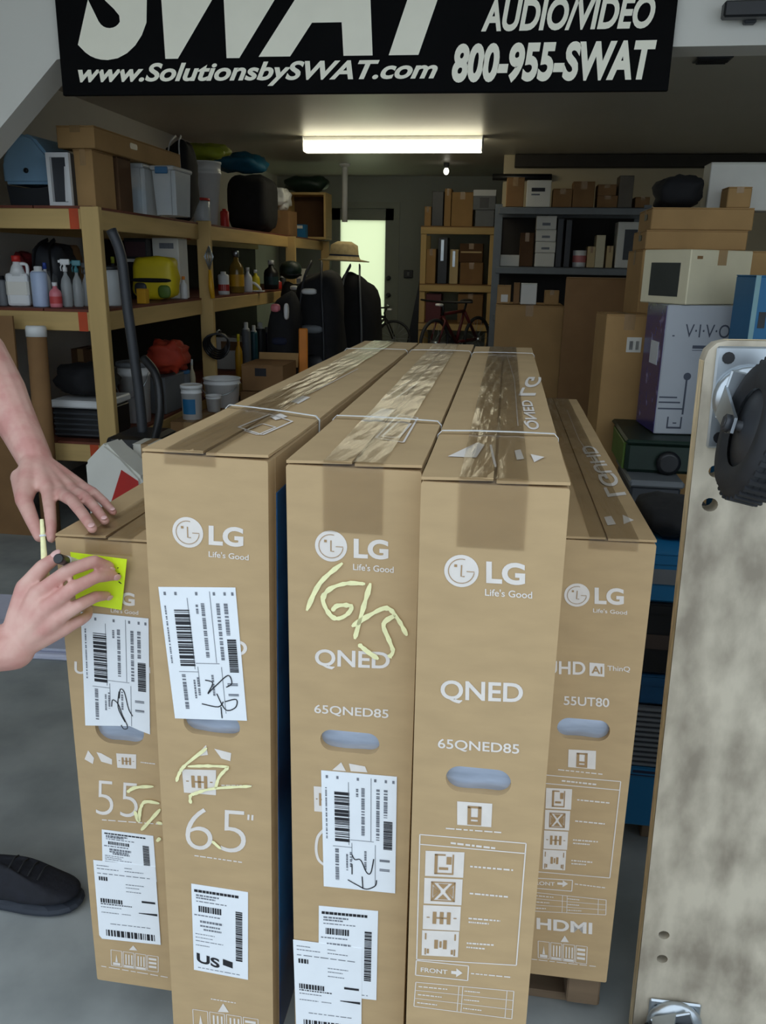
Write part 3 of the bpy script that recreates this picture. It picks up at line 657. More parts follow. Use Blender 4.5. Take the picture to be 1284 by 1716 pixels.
# ---- short box at the far right
C5 = tv_carton(4, 'short television box with 55UT80 print at the far right beside the wooden platform', (933.6,1205,1022.7,1240), (0.046,0.118), 0.012, GR)
brand(C5, (967,997), 21.5, ((996.5,1012),(1045.5,1014),(996.5,984)), ((994,1026),(1051,1030),(994,1019)))
z = lambda x,y: (880+x/3.604, 1240+y/3.604)
TP(C5, 'series_print', 'UHD', (914,1129),(981,1131),(914,1107), 0.02); TP(C5, 'series_suffix_print', 'ThinQ', (1018,1125),(1056,1127),(1018,1115), .012); TP(C5, 'model_number_print', '55UT80', (945,1181),(1021,1185),(945,1166), .014)
bm = gap = None; icon_cell(C5, bm, gap, [(988,1110),(1013,1112),(1013,1134),(988,1132)], 9)
icon_cell(C5, bm, gap, [(953,1255.5),(999,1258),(998,1289),(952,1285)], 4); BP(C5, z(200,178), z(468,206), .002)
OP(C5, [z(60,205),z(578,250),z(512,832),z(20,790)], w); LP(C5, [z(60,255),z(570,302)], w); BP(C5, z(222,245), z(430,268), .003)
for k, (y0,y1) in enumerate(((288,412),(420,538),(545,655),(660,778))): icon_cell(C5, bm, gap, [z(128-k*6,y0),z(285-k*12,y0+8),z(278-k*12,y1+8),z(124-k*6,y1)], k)
for a,b in (((315,360),(515,380)),((303,488),(482,506)),((290,602),(440,614)),((290,622),(390,630)),((280,726),(410,738)),((280,745),(370,752))): BP(C5, z(*a), z(*b), .0026)
OP(C5, [z(20,830),z(287,846),z(282,912),z(15,890)], w); QP(C5, [z(195,858),z(228,860),z(228,846),z(260,868),z(226,888),z(226,874),z(195,872)]); TP(C5, 'direction_print', 'FRONT', z(40,872), z(180,880), z(40,850), .02)
BP(C5, z(300,868), z(488,892), .002); SP(C5, [z(20,915),z(490,965),z(488,1055),z(15,1030)], 3, (.44,.5,.9))
TP(C5, 'port_logo_print', 'HDMI', z(70,1140), z(405,1172), z(70,1072), .03); QP(C5, [z(240,1180),z(265,1220),z(215,1218)]); RP(C5, [z(75,1212),z(380,1248),z(376,1352),z(75,1312)]); BP(C5, z(40,1322), z(440,1368), .0016)
pass
top_print(C5, [('t','LG',(1018,838),(1000,800),(1050,834)),('t','UHD',(1000,798),(972,752),(1026,796)),('q',[(1043,868),(1062,877),(1045,884)]),('q',[(1012,872),(1024,870),(1032,884),(1018,886)]),('l',[(1010,800),(970,740),(950,690)],.0016)])

# ================================================================ pallet under the cartons
t = thing('wooden_pallet', 'weathered wooden pallet under the television boxes', 'pallet', (-0.24, 1.03, 0))
for k in range(7):
    bm = nb(); box(bm, (0, 0.255+0.155*k if k else 0.26, HP-0.010), (0.98, 0.11, 0.018), bev=0.002); obj('top_plank', bm, PALW, t)
for k,(x) in enumerate((-0.44, 0, 0.455)):
    bm = nb(); box(bm, (x, 0.74, 0.066), (0.05 if k < 2 else 0.06, 1.06, 0.092), bev=0.003); obj('stringer', bm, PALW, t)
for yy in (0.28, 0.74, 1.2):
    bm = nb(); box(bm, (0, yy, 0.0105), (0.98, 0.1, 0.018), bev=0.002); obj('bottom_plank', bm, PALW, t)

# ================================================================ wooden platform truck standing on end
ptop = P(1185, 570, 1.225); pbot = P(1062, 1712, 1.195)
DH = ptop.z; tilt = math.atan2(0.03, DH)
t = thing('platform_truck', 'worn plywood platform truck deck standing on end with casters facing out', 'cart', (pbot.x, 1.195, 0.0))
DM = Matrix.Translation((pbot.x,1.195,0)) @ Matrix.Rotation(-tilt, 4, 'X') @ Matrix.Rotation(math.atan2(ptop.x-pbot.x, DH)*1.0, 4, 'Y')
t.matrix_world = DM; DI = DM.inverted(); DN = DM.to_3x3() @ Vector((0,1,0))
def dp(px, py):
    d = ray(px, py); k = (DM.translation-ORG).dot(DN)/d.dot(DN); return DI @ (ORG+d*k)
DW = 0.61; DH2 = DH/math.cos(tilt)
outl = [(0.0,0.0),(DW,0.0),(DW,DH2-0.03),(DW-0.03,DH2),(0.028,DH2)] + [(0.028*(1-math.sin(a)), DH2-0.028*(1-math.cos(a))) for a in (math.radians(30),math.radians(60))] + [(0.0,DH2-0.028)]
holes = []
for px, py, r in ((1200,790,.0095),(1190,846,.0105),(1113,1567,.0085),(1110,1607,.0085)):
    h = dp(px,py); holes.append([(h.x+r*1.1*math.cos(2*math.pi*k/14), h.z+r*math.sin(2*math.pi*k/14)) for k in range(14)])
bm = nb(); bm.from_mesh(curve_fill(outl, holes, 0.034))
for v in bm.verts: v.co = Vector((v.co.x, 0.017+v.co.z, v.co.y))
obj('deck', bm, PLY, t)
bm = nb(); edge = [(0.0005,0.01),(0.0005,DH2-0.03),(0.009,DH2-0.011),(0.03,DH2-0.0005),(DW-0.03,DH2-0.0005)]
vs = []
for i,(x,zz) in enumerate(edge):
    nx, nz = ((-1,0),(-1,0.2),(-.7,.7),(0,1),(0,1))[i]
    vs += [(x+nx*0.001,0.002,zz+nz*0.001),(x+nx*0.001,0.032,zz+nz*0.001)]
addmesh(bm, vs, [(2*i,2*i+1,2*i+3,2*i+2) for i in range(len(edge)-1)]); obj('edge_band', bm, PLYE, t)
def caster(c, rot, pw=0.15, ph=0.145, dx=0.0):
    """c: plate centre in deck coords; wheel out towards -y"""
    bm = nb(); box(bm, (c.x, -0.004, c.z), (pw, 0.006, ph), bev=0.004)
    pl = obj('caster_plate', bm, STEEL, t)
    for sx in (-1,1):
        for sz in (-1,1): bm = nb(); lathe(bm, [(0.0085,0),(0.0085,0.0015)], 12, Matrix.Translation((c.x+sx*(pw/2-0.016),-0.0072,c.z+sz*(ph/2-0.016))) @ Matrix.Rotation(math.pi/2,4,'X')); obj('bolt_hole', bm, BLACKP, pl)
    K = Matrix.Translation((c.x+dx,0,c.z)) @ Matrix.Rotation(rot[0],4,'Y') 
    bm = nb(); lathe(bm, [(0.046,0.007),(0.048,0.012),(0.044,0.02),(0.03,0.022),(0.028,0.028)], 24, K @ Matrix.Rotation(math.pi/2,4,'X')); obj('swivel_ring', bm, STEEL, pl)
    # fork: two arms from the ring to the axle
    ax = Vector((0.0,-0.112,-0.030)); hw = 0.036
    fork = nb(); box(fork, (0,-0.03,0), (2*hw+0.006,0.006,0.07), K, bev=0.002)
    for s in (-1,1):
        vs = [(s*hw,-0.028,-0.030),(s*hw,-0.028,0.012),(s*hw,ax.y-0.008,ax.z+0.010),(s*hw,ax.y-0.011,ax.z-0.010),(s*hw,ax.y+0.012,ax.z-0.014)]
        vs2 = [(x+s*0.004,y,zz) for x,y,zz in vs]; n = 5
        addmesh(fork, vs+vs2, [tuple(range(n)),tuple(range(n,2*n))]+[(i,(i+1)%n,n+(i+1)%n,n+i) for i in range(n)], K)
    obj('fork', fork, STEEL, t)
    WM = K @ Matrix.Translation(ax) @ Matrix.Rotation(math.pi/2,4,'Y')
    tire = nb(); R = 0.094; prof = [(R*0.56,-0.022),(R*0.70,-0.027),(R*0.88,-0.027),(R*0.97,-0.019)]
    for k in range(4): prof += [(R*0.985,-0.0165+0.0085*k),(R,-0.0155+0.0085*k),(R,-0.0095+0.0085*k),(R*0.985,-0.0085+0.0085*k)]
    prof += [(R*0.97,0.019),(R*0.88,0.027),(R*0.70,0.027),(R*0.56,0.022)]
    lathe(tire, prof, 48, WM, caps=False); ti = obj('tire', tire, RUBBER, t)
    tr = nb()
    for k in range(40):
        a = 2*math.pi*k/40; box(tr, (0,0,0), (0.005,0.006,0.036), WM @ Matrix.Rotation(a,4,'Z') @ Matrix.Translation((R+0.0005,0,0)))
    obj('tread', tr, RUBBER, ti)
    hub = nb(); lathe(hub, [(0.012,-0.026),(0.03,-0.02),(R*0.57,-0.018),(R*0.57,0.018),(0.03,0.02),(0.012,0.026)], 24, WM); lathe(hub, [(0.007,-0.05),(0.007,0.05)], 10, WM); lathe(hub, [(0.012,-0.049),(0.012,-0.041)], 6, WM); lathe(hub, [(0.012,0.041),(0.012,0.049)], 6, WM)
    obj('hub', hub, DGREY, t)
c = dp(1284, 668); caster(c, (0.22,), dx=-0.028)
c = dp(1126, 1720); c2 = Vector((c.x,0,0.062)); caster(c2, (1.2,), 0.088, 0.084)
c = dp(1280, 668); caster(Vector((DW-(c.x), 0, c.z)), (0.2,)); caster(Vector((DW-c2.x, 0, c2.z)), (-1.2,), 0.088, 0.084)

# ================================================================ person at the left edge: arms, hands, shoe
def capsule(bm, p0, r0, p1, r1, n=14):
    p0 = Vector(p0); p1 = Vector(p1); d = p1-p0; L = d.length; d.normalize(); k = 5; prof = []
    for i in range(k+1):
        a = math.pi/2*(1-i/k); prof.append((max(r0*math.cos(a),1e-4), -r0*math.sin(a)))
    for i in range(k+1):
        a = math.pi/2*i/k; prof.append((max(r1*math.cos(a),1e-4), L+r1*math.sin(a)))
    lathe(bm, prof, n, Matrix.Translation(p0) @ d.to_track_quat('Z','Y').to_matrix().to_4x4())
def chain(bm, pts, rs):
    for a, b, ra, rb in zip(pts[:-1], pts[1:], rs[:-1], rs[1:]): capsule(bm, a, ra, b, rb)
def remeshed(bm, voxel, smooth=6):
    me = bpy.data.meshes.new('tmp'); bmesh.ops.recalc_face_normals(bm, faces=bm.faces); bm.to_mesh(me); bm.free()
    o = bpy.data.objects.new('tmp', me); COL.objects.link(o)
    r = o.modifiers.new('r','REMESH'); r.mode = 'VOXEL'; r.voxel_size = voxel; r.use_smooth_shade = True
    s = o.modifiers.new('s','SMOOTH'); s.factor = 0.5; s.iterations = smooth
    dg = bpy.context.evaluated_depsgraph_get(); ev = o.evaluated_get(dg); out = bpy.data.meshes.new_from_object(ev)
    bpy.data.objects.remove(o); bpy.data.meshes.remove(me)
    for p in out.polygons: p.use_smooth = True
    return out
ZT = HP + D55[1] + 0.010                # height of the short box's top
FY = 1.0511                             # its front face
per = thing('person', 'person reaching in from the left edge, pressing a yellow note on a box', 'person', (-1.22, 1.36, 0))
PB = Vector((-1.22, 1.36, 0)); L_ = lambda v: Vector(v)-PB
skin = nb()
# --- near (right) hand: back of the hand to the viewer, fingers on the note
RS = 0.86
Y = lambda px, py, y: P(px, py, y)
rw = Y(22,1088,0.965)
ik, mk, rk, pk = Y(62,995,0.985), Y(80,1017,0.975), Y(98,1035,0.978), Y(110,1052,0.988)
idx = [ik, Y(116,955,0.990), Y(158,940,1.016), Y(184,949,1.037)]
mid = [mk, Y(122,986,0.980), Y(162,967,1.010), Y(191,965,1.036)]
rin = [rk, Y(132,1014,0.988), Y(160,1000,1.014), Y(179,998,1.036)]
pin = [pk, Y(134,1040,1.004), Y(146,1032,1.022), Y(150,1022,1.036)]
thm = [Y(28,1050,0.985), Y(43,985,0.998), Y(72,950,1.004), Y(95,934,1.018)]
FR = ((.0115,.0098,.0088,.0072),(.0118,.0100,.0090,.0074),(.0112,.0096,.0086,.0070),(.0100,.0084,.0076,.0062))
def hand(fs, th, wrist, thick=0.0135):
    for f, r in zip(fs, FR): chain(skin, [L_(p) for p in f], r)
    chain(skin, [L_(p) for p in th], (.0165,.0140,.0112,.0088))
    for f, r in zip(fs, (.0145,.0150,.0145,.0125)):   # metacarpals
        w = wrist.lerp(f[0], 0.12); chain(skin, [L_(w), L_(wrist.lerp(f[0],0.6)), L_(f[0])], (.019,.0150,r*0.86))
    for a, b in zip(fs[:-1], fs[1:]):
        m_ = (a[0]+b[0])/2; chain(skin, [L_(wrist), L_(wrist.lerp(m_,0.55)), L_(wrist.lerp(m_,0.93))], (.022,.0145,.0100))
    wb = wrist.lerp(th[1], 0.55); chain(skin, [L_(wrist), L_(wb), L_(th[1])], (.023,.0185,.0145))
    m_ = (th[1]+fs[0][0])/2; chain(skin, [L_(wrist.lerp(m_,.35)), L_(wrist.lerp(m_,.78))], (.017,.0095))
hand([idx,mid,rin,pin], thm, rw)
relb = Vector((-0.985, 0.875, 0.80)); rsh = Vector((-1.17, 1.09, 1.10))
chain(skin, [L_(rw), L_(rw.lerp(relb,.25)), L_(rw.lerp(relb,.62)), L_(relb)], (.0300,.034,.043,.043)); chain(skin, [L_(rw+Vector((0,0.006,0.008))), L_(rw.lerp(relb,.5)+Vector((0,.01,.008)))], (.026,.034))
chain(skin, [L_(relb), L_(relb.lerp(rsh,.5)), L_(rsh)], (.042,.048,.056))
# --- far (left) hand: resting palm down on the top of the short box
def onbox(px, py, up=0.0075): p = Zp(px, py, ZT+up); return p
t3, t4, t5 = onbox(155,886,.008), onbox(176,873,.0075), onbox(190,858,.0065)
lw = P(56, 768, 1.30)
k2, k3, k4, k5 = P(80,822,1.225), P(101,826,1.238), P(121,822,1.262), P(137,815,1.295)
def fing(k, tip, lift): 
    d = tip-k; return [k, k+d*0.42+Vector((0,0,lift)), k+d*0.75+Vector((0,0,lift*0.7)), tip]
lidx = [k2, P(84,858,1.172), P(86,882,1.150), P(86,903,1.138)]
lmid = fing(k3, t3, 0.010); lrin = fing(k4, t4, 0.010); lpin = fing(k5, t5, 0.007)
lth = [P(34,800,1.262), P(40,838,1.200), P(54,872,1.162), P(66,900,1.140)]
hand([lidx,lmid,lrin,lpin], lth, lw)
lelb = P(-30, 590, 1.44); lsh = Vector((-1.23, 1.50, 1.34))
chain(skin, [L_(lw), L_(lw.lerp(lelb,.22)), L_(lw.lerp(lelb,.6)), L_(lelb)], (.0285,.033,.044,.043)); chain(skin, [L_(lw+Vector((.004,.004,-.004))), L_(lw.lerp(lelb,.5)+Vector((.006,0,-.006)))], (.027,.037))
chain(skin, [L_(lelb), L_(lelb.lerp(lsh,.5)), L_(lsh)], (.043,.049,.056))
# --- trunk, neck, head, legs
neck = Vector((-1.20,1.30,1.31)); hip = Vector((-1.62,1.36,0.92)); head = Vector((-1.02,1.29,1.47))
chain(skin, [L_(rsh), L_(neck), L_(lsh)], (.056,.075,.056)); chain(skin, [L_(neck+Vector((-.02,0,-.04))), L_(neck.lerp(hip,.5)), L_(hip)], (.12,.13,.15))
for s in (-1,1): chain(skin, [L_(neck.lerp(hip,.15)+Vector((0,s*.08,-.02))), L_(neck.lerp(hip,.6)+Vector((0,s*.06,0))), L_(hip+Vector((0,s*.07,0)))], (.10,.11,.13))
chain(skin, [L_(neck), L_(neck.lerp(head,.6))], (.058,.055))
ellipsoid(skin, L_(head), (.085,.074,.105), n=20, m=14); ellipsoid(skin, L_(head+Vector((.055,0,-.055))), (.045,.05,.045))
capsule(skin, L_(head+Vector((.085,0,.005))), .010, L_(head+Vector((.100,0,-.025))), .014)
for s in (-1,1):
    ellipsoid(skin, L_(head+Vector((-.005,s*.076,-.01))), (.02,.010,.03)); ellipsoid(skin, L_(head+Vector((.072,s*.03,.018))), (.016,.018,.010))
capsule(skin, L_(head+Vector((.083,-.018,-.055))), .008, L_(head+Vector((.083,.018,-.055))), .008)
rank = Vector((-1.10,1.345,0.11)); lank = Vector((-1.75,1.52,0.11))
rkn = Vector((-1.30,1.31,0.50)); lkn = Vector((-1.62,1.50,0.50))
for s, kn, an in ((-1,rkn,rank),(1,lkn,lank)):
    chain(skin, [L_(hip+Vector((0,s*.08,-.02))), L_((hip+Vector((0,s*.08,0))).lerp(kn,.5)), L_(kn), L_(kn.lerp(an,.35)), L_(an)], (.095,.08,.06,.057,.038))
    capsule(skin, L_(an+Vector((-.03,0,-.04))), .036, L_(an+Vector((.13,0,-.065))), .028)
objm('body', remeshed(skin, 0.0030, 5), SKIN, per)
def nail(tip, prev, side, r):
    """small nail plate on the outer face of a fingertip"""
    bm = nb(); d = (tip-prev).normalized(); o = side - d*side.dot(d); o.normalize(); s = d.cross(o)
    M3 = Matrix((s, d, o)).transposed().to_4x4(); M3.translation = L_(tip+o*(r*0.86)+d*r*0.15)
    ellipsoid(bm, (0,0,0), (r*0.68, r*0.95, r*0.22), M3, 12, 8); obj('fingernail', bm, NAIL, per)
for f, r in ((idx,.0072),(mid,.0074),(rin,.0070)): nail(f[3], f[2], Vector((0,-1,0.15)), r)
nail(thm[3], thm[2], Vector((0,-.5,.9)), .0088)
for f, r in ((lmid,.0074),(lrin,.0070),(lpin,.0062)): nail(f[3], f[2], Vector((0,-.35,1)), r)
# clothes
sh = nb(); chain(sh, [L_(rsh), L_(neck), L_(lsh)], (.066,.080,.066)); chain(sh, [L_(neck+Vector((-.02,0,-.04))), L_(neck.lerp(hip,.5)), L_(hip)], (.132,.142,.160))
for s in (-1,1): chain(sh, [L_(neck.lerp(hip,.15)+Vector((0,s*.08,-.02))), L_(neck.lerp(hip,.6)+Vector((0,s*.06,0))), L_(hip+Vector((0,s*.07,0)))], (.112,.122,.142))
chain(sh, [L_(rsh), L_(rsh.lerp(relb,.45))], (.066,.062)); chain(sh, [L_(lsh), L_(lsh.lerp(lelb,.45))], (.066,.062))
objm('shirt', remeshed(sh, 0.008, 4), SHIRT, per)
pt = nb()
for s, kn, an in ((-1,rkn,rank),(1,lkn,lank)): chain(pt, [L_(hip+Vector((0,s*.08,-.03))), L_((hip+Vector((0,s*.08,0))).lerp(kn,.5)), L_(kn), L_(an+Vector((-.005,0,.02)))], (.112,.095,.076,.060))
chain(pt, [L_(hip+Vector((0,-.07,0))), L_(hip+Vector((0,.07,0)))], (.150,.150))
objm('trousers', remeshed(pt, 0.008, 4), JEAN, per)
for s in (-1,1):
    ec = L_(head+Vector((.074,s*.030,.004))); bm = nb(); ellipsoid(bm, ec, (.011,.013,.009)); ey = obj('eye', bm, WHITEP, per)
    bm = nb(); ellipsoid(bm, ec+Vector((.0085,0,-.001)), (.004,.006,.006)); obj('iris', bm, BLACKP, ey)
    bm = nb(); tube(bm, smooth_path([L_(head+Vector((.082,s*.014,.026))), L_(head+Vector((.084,s*.030,.031))), L_(head+Vector((.072,s*.048,.026)))],3), .004, 6); obj('eyebrow', bm, HAIR, per)
bm = nb(); tube(bm, smooth_path([L_(head+Vector((.088,-.022,-.056))), L_(head+Vector((.095,0,-.055))), L_(head+Vector((.088,.022,-.056)))],4), .0035, 6); obj('lips', bm, NAIL, per)
hr = nb(); ellipsoid(hr, L_(head+Vector((-.022,0,.022))), (.083,.081,.099), n=20, m=12, amp=.06, freq=22); obj('hair', hr, HAIR, per)
def shoe(toe, ang):
    M3 = Matrix.Translation(L_(toe)) @ Matrix.Rotation(ang,4,'Z')
    bm = nb(); out_ = [(0,0),(-.012,.030),(-.05,.046),(-.11,.047),(-.18,.038),(-.25,.037),(-.285,.026),(-.292,0)]; ring = out_+[(x,-y) for x,y in reversed(out_[1:-1])]
    up = nb(); lv = [(0.022,1.0,0),(0.045,.98,-.002),(0.062,.86,-.012),(0.082,.66,-.055),(0.105,.50,-.115)]
    vs = []; n = len(ring)
    for zz, k, dx in lv:
        for x, y in ring:
            xx = x*(1 if zz < .06 else 1)+0; f = 1.0
            if zz > .05: xx = min(xx, dx-0.02); xx = max(xx, -.292+(.012 if zz > .08 else 0))
            vs.append((xx, y*k, zz-(0.012 if x > -.06 and zz > .05 else 0)))
    fs = [(i*n+k,i*n+(k+1)%n,(i+1)*n+(k+1)%n,(i+1)*n+k) for i in range(len(lv)-1) for k in range(n)]+[tuple(range(n)),tuple(range((len(lv)-1)*n,len(lv)*n))]
    addmesh(up, vs, fs, M3); o = obj('shoe', up, SHOEM, per)
    for p in o.data.polygons: p.use_smooth = True
    sb = o.modifiers.new('s','SUBSURF'); sb.levels = 2; sb.render_levels = 2
    vs = [(x*1.02+.004,y*1.06,0.0005) for x,y in ring]+[(x*1.03+.005,y*1.09,.014) for x,y in ring]+[(x*1.01+.002,y*1.04,.030) for x,y in ring]
    fs = [(i*n+k,i*n+(k+1)%n,(i+1)*n+(k+1)%n,(i+1)*n+k) for i in range(2) for k in range(n)]+[tuple(range(n)),tuple(range(2*n,3*n))]
    addmesh(bm, vs, fs, M3); so = obj('shoe_sole', bm, SHOES, o); sb = so.modifiers.new('s','SUBSURF'); sb.levels = 1; sb.render_levels = 1
    lc = nb()
    for k in range(4): tube(lc, [M3 @ Vector((-.085-.022*k,-.022+.001*k,.078+.006*k)), M3 @ Vector((-.08-.022*k,0,.090+.006*k)), M3 @ Vector((-.085-.022*k,.022,.078+.006*k))], .0022, 6)
    obj('laces', lc, BLACK, o)
shoe(Zp(138,1500,0.03)*1.0-Vector((0,0,0.03)), 0.02); shoe(Vector((-1.58,1.52,0)), 0.0)
# sticky note, markers in the near hand
tq = [P(118,926,FY-.004), P(214,936,FY-.004), P(203,1021,FY-.004), P(150,1019,FY-.004)]
cN = P(165,975,FY-.002); t = thing('sticky_note', 'neon yellow sticky note pressed on the short left box by fingers', 'note', (cN.x, FY-0.003, cN.z))
bm = nb(); n = 8; vs = []
fq = uvq([(118,925),(213,937),(204,1022),(128,1010)])
for i in range(n+1):
    for j in range(n+1):
        u, v = i/n, j/n; px, py = fq(u,v); curl = 0.010*max(0,u-.7)**1.5*6*(1-v) + 0.006*max(0,.3-v)
        vs.append(P(px,py,FY-.0035-curl)-Vector(t.location))
addmesh(bm, vs, [(i*(n+1)+j,(i+1)*(n+1)+j,(i+1)*(n+1)+j+1,i*(n+1)+j+1) for i in range(n) for j in range(n)])
o = obj('paper', bm, NOTE, t); so = o.modifiers.new('s','SOLIDIFY'); so.thickness = .0006
bm = nb()
for pts in ([(197,952),(203,950),(203,960),(197,962),(203,968)],[(199,975),(204,978)]):
    tube(bm, smooth_path([P(x,y,FY-.0075)-Vector(t.location) for x,y in pts],3), .0009, 5)
obj('ink_mark', bm, INKB, t)
a = P(97,936,0.972); b_ = P(60,1000,1.03); d = (b_-a)
t = thing('marker_pen', 'dark ended marker pen held between thumb and index finger', 'pen', a); bm = nb(); q = d.to_track_quat('Z','Y').to_matrix().to_4x4()
d_ = (P(99,905,1.06)-a); 
dirp = (Vector((-0.02, 0.10, -0.05))).normalized(); q = dirp.to_track_quat('Z','Y').to_matrix().to_4x4()
lathe(bm, [(.0062,0.0),(.0072,.003),(.0072,.030)], 16, q); obj('cap', bm, BLACKP, t)
bm = nb(); lathe(bm, [(.0075,.030),(.0078,.034),(.0078,.105),(.004,.112)], 16, q); obj('barrel', bm, WHITEP, t)
a = P(70,870,1.03); b_ = P(74,935,1.012); t = thing('paint_marker', 'thin yellow chalk stick rising behind the thumb', 'marker', b_)
bm = nb(); tube(bm, [Vector((0.001,0,-0.035)), Vector((0,0,0)), a-b_], .0040, 10, radii=(.0045,.0045,.0026)); obj('stick', bm, CHALK, t)
bm = nb(); tube(bm, [(a-b_)*.55, (a-b_)*.6], .0046, 10); obj('band', bm, WHITEP, t)

# ================================================================ builders for stored goods
def span(x0, x1, ytop, Y, z0):
    """pixel span + top pixel at depth Y, base height z0 -> centre x, width, height"""
    xm = (x0+x1)/2; top = P(xm, ytop, Y).z; a = P(x0, ytop, Y).x; b = P(x1, ytop, Y).x
    return (a+b)/2, b-a, max(0.02, top-z0)
def on_left(z0): return any(abs(z0-z) < .003 for z in (Zt, Zm, Zl))
def fitY(px, py, Y, z0, pad=.02):
    """things on the left shelving sit behind the shelf edge: move back along the view until they do"""
    if not on_left(z0): return Y
    while P(px, py, Y).x > edge_x(Y)-pad and Y < 8.8: Y += .03
    return Y
def carton(label, x0, x1, ytop, Y, depth, z0, m=None, yaw=0.0, tape=True, extra=None, name='cardboard_box', cat='box', group=None, hole=False, stick=None, ybase=None):
    m = m or CARD2
    if ybase is not None: z0 = P((x0+x1)/2, ybase, Y).z
    Y = fitY(x1, ytop, Y, z0); cx, w, h = span(x0, x1, ytop, Y, z0)
    t = thing(name, label, cat, (cx, Y+depth/2, z0), yaw, group);
    bv = min(0.004, w*.05)
    bm = nb(); box(bm, (0,0,(h-0.004)/2), (w,depth,h-0.004), bev=bv); obj('body', bm, m, t)
    along = depth >= w
    for s in (-1,1):
        bm = nb()
        if along: box(bm, (s*(w/4+0.0008),0,h-0.002), (w/2-0.0016,depth-0.002,0.004))
        else: box(bm, (0,s*(depth/4+0.0008),h-0.002), (w-0.002,depth/2-0.0016,0.004))
        obj('flap', bm, m, t)
    if tape:
        bm = nb(); tw = min(0.05, 0.3*min(w,depth)); dr = min(0.07,h*.3)
        if along:
            box(bm, (0,0,h+0.0006), (tw,depth+0.002,0.001)); box(bm, (0,-depth/2-0.0008,h-dr/2), (tw,0.001,dr))
        else:
            box(bm, (0,0,h+0.0006), (w+0.002,tw,0.001)); box(bm, (-w/2-0.0008,0,h-dr/2), (0.001,tw,dr)); box(bm, (w/2+0.0008,0,h-dr/2), (0.001,tw,dr))
        obj('tape', bm, TAPE2, t)
    if stick:
        for (u0,v0,u1,v1,mm) in stick:
            bm = nb(); box(bm, (-w/2+w*(u0+u1)/2, -depth/2-0.001, h-h*(v0+v1)/2), (w*(u1-u0),0.0016,h*abs(v1-v0))); obj('printed_panel', bm, mm, t)
    if hole:
        for sx in (-1,1):
            bm = nb(); pts = rounded_rect(-0.045,-0.014,0.045,0.014,0.0135,5); prism(bm, pts, 0.002, Matrix.Translation((sx*(w/2+0.0012),-depth*.1,h*.62)) @ Matrix.Rotation(math.pi/2,4,'Z')); obj('hand_hole', bm, BLACKP, t)
    return t, (cx, w, h, z0)
def top_of(info): return info[3]+info[2]
def bottle(label, xc, halfw, ytop, Y, z0, kind, body, capm, band=None, group=None, cat='bottle', name='bottle'):
    Y = fitY(xc+halfw, ytop, Y, z0); c = P(xc, ytop, Y); r = P(xc+halfw, ytop, Y).x-c.x; H = c.z-z0
    t = thing(name, label, cat, (c.x, Y, z0), 0.3, group)
    if kind == 'spray':
        bm = nb(); lathe(bm, [(r*.9,0),(r,.01),(r,H*.45),(r*.8,H*.58),(r*.35,H*.68),(r*.3,H*.76)], 18); obj('body', bm, body, t)
        bm = nb(); lathe(bm, [(r*.42,H*.74),(r*.42,H*.82),(r*.25,H*.84),(r*.25,H*.9)], 12); box(bm, (r*.1,0,H*.94), (r*1.7,r*.55,H*.12), bev=r*.12); box(bm, (-r*.85,0,H*.95), (r*.5,r*.3,H*.05)); obj('trigger_head', bm, capm, t)
        bm = nb(); tube(bm, [(-r*.45,0,H*.9),(-r*.75,0,H*.83),(-r*.65,0,H*.75)], r*.12, 6); obj('trigger', bm, capm, t)
    elif kind == 'can':
        bm = nb(); lathe(bm, [(r*.96,0),(r,.006),(r,H*.82),(r*.85,H*.87)], 20); obj('body', bm, body, t)
        bm = nb(); lathe(bm, [(r*.8,H*.86),(r*.8,H*.88),(r*.5,H*.9),(r*.5,H*.985),(r*.4,H)], 16); obj('cap', bm, capm, t)
    elif kind == 'jug':
        bm = nb(); box(bm, (0,0,H*.33), (2*r,1.3*r,H*.66), bev=r*.28, seg=2); lathe(bm, [(r*.75,H*.6),(r*.5,H*.78),(r*.32,H*.84),(r*.32,H*.9)], 16); obj('body', bm, body, t)
        bm = nb(); tube(bm, smooth_path([(r*.3,0,H*.84),(r*.85,0,H*.82),(r*.9,0,H*.66),(r*.8,0,H*.5)],4), r*.16, 8); obj('handle', bm, body, t)
        bm = nb(); lathe(bm, [(r*.4,H*.88),(r*.4,H*.99),(r*.34,H)], 14); obj('cap', bm, capm, t)
    elif kind == 'jar':
        bm = nb(); lathe(bm, [(r*.94,0),(r,.008),(r,H*.84),(r*.9,H*.9)], 20); obj('body', bm, body, t)
        bm = nb(); lathe(bm, [(r*.96,H*.9),(r*.98,H*.92),(r*.98,H*.99),(r*.9,H)], 20); obj('lid', bm, capm, t)
    else:
        bm = nb(); lathe(bm, [(r*.92,0),(r,.008),(r,H*.55),(r*.85,H*.66),(r*.38,H*.76),(r*.33,H*.86)], 18); obj('body', bm, body, t)
        bm = nb(); lathe(bm, [(r*.42,H*.85),(r*.42,H*.99),(r*.36,H)], 14); obj('cap', bm, capm, t)
    if band is not None:
        bm = nb()
        if kind == 'jug': box(bm, (0,0,H*.36), (2*r+.002,1.3*r+.002,H*.34), bev=r*.2)
        else: lathe(bm, [(r*1.012,H*.16),(r*1.012,H*.44)], 18, caps=False)
        obj('wrap_label', bm, band, t)
    return t
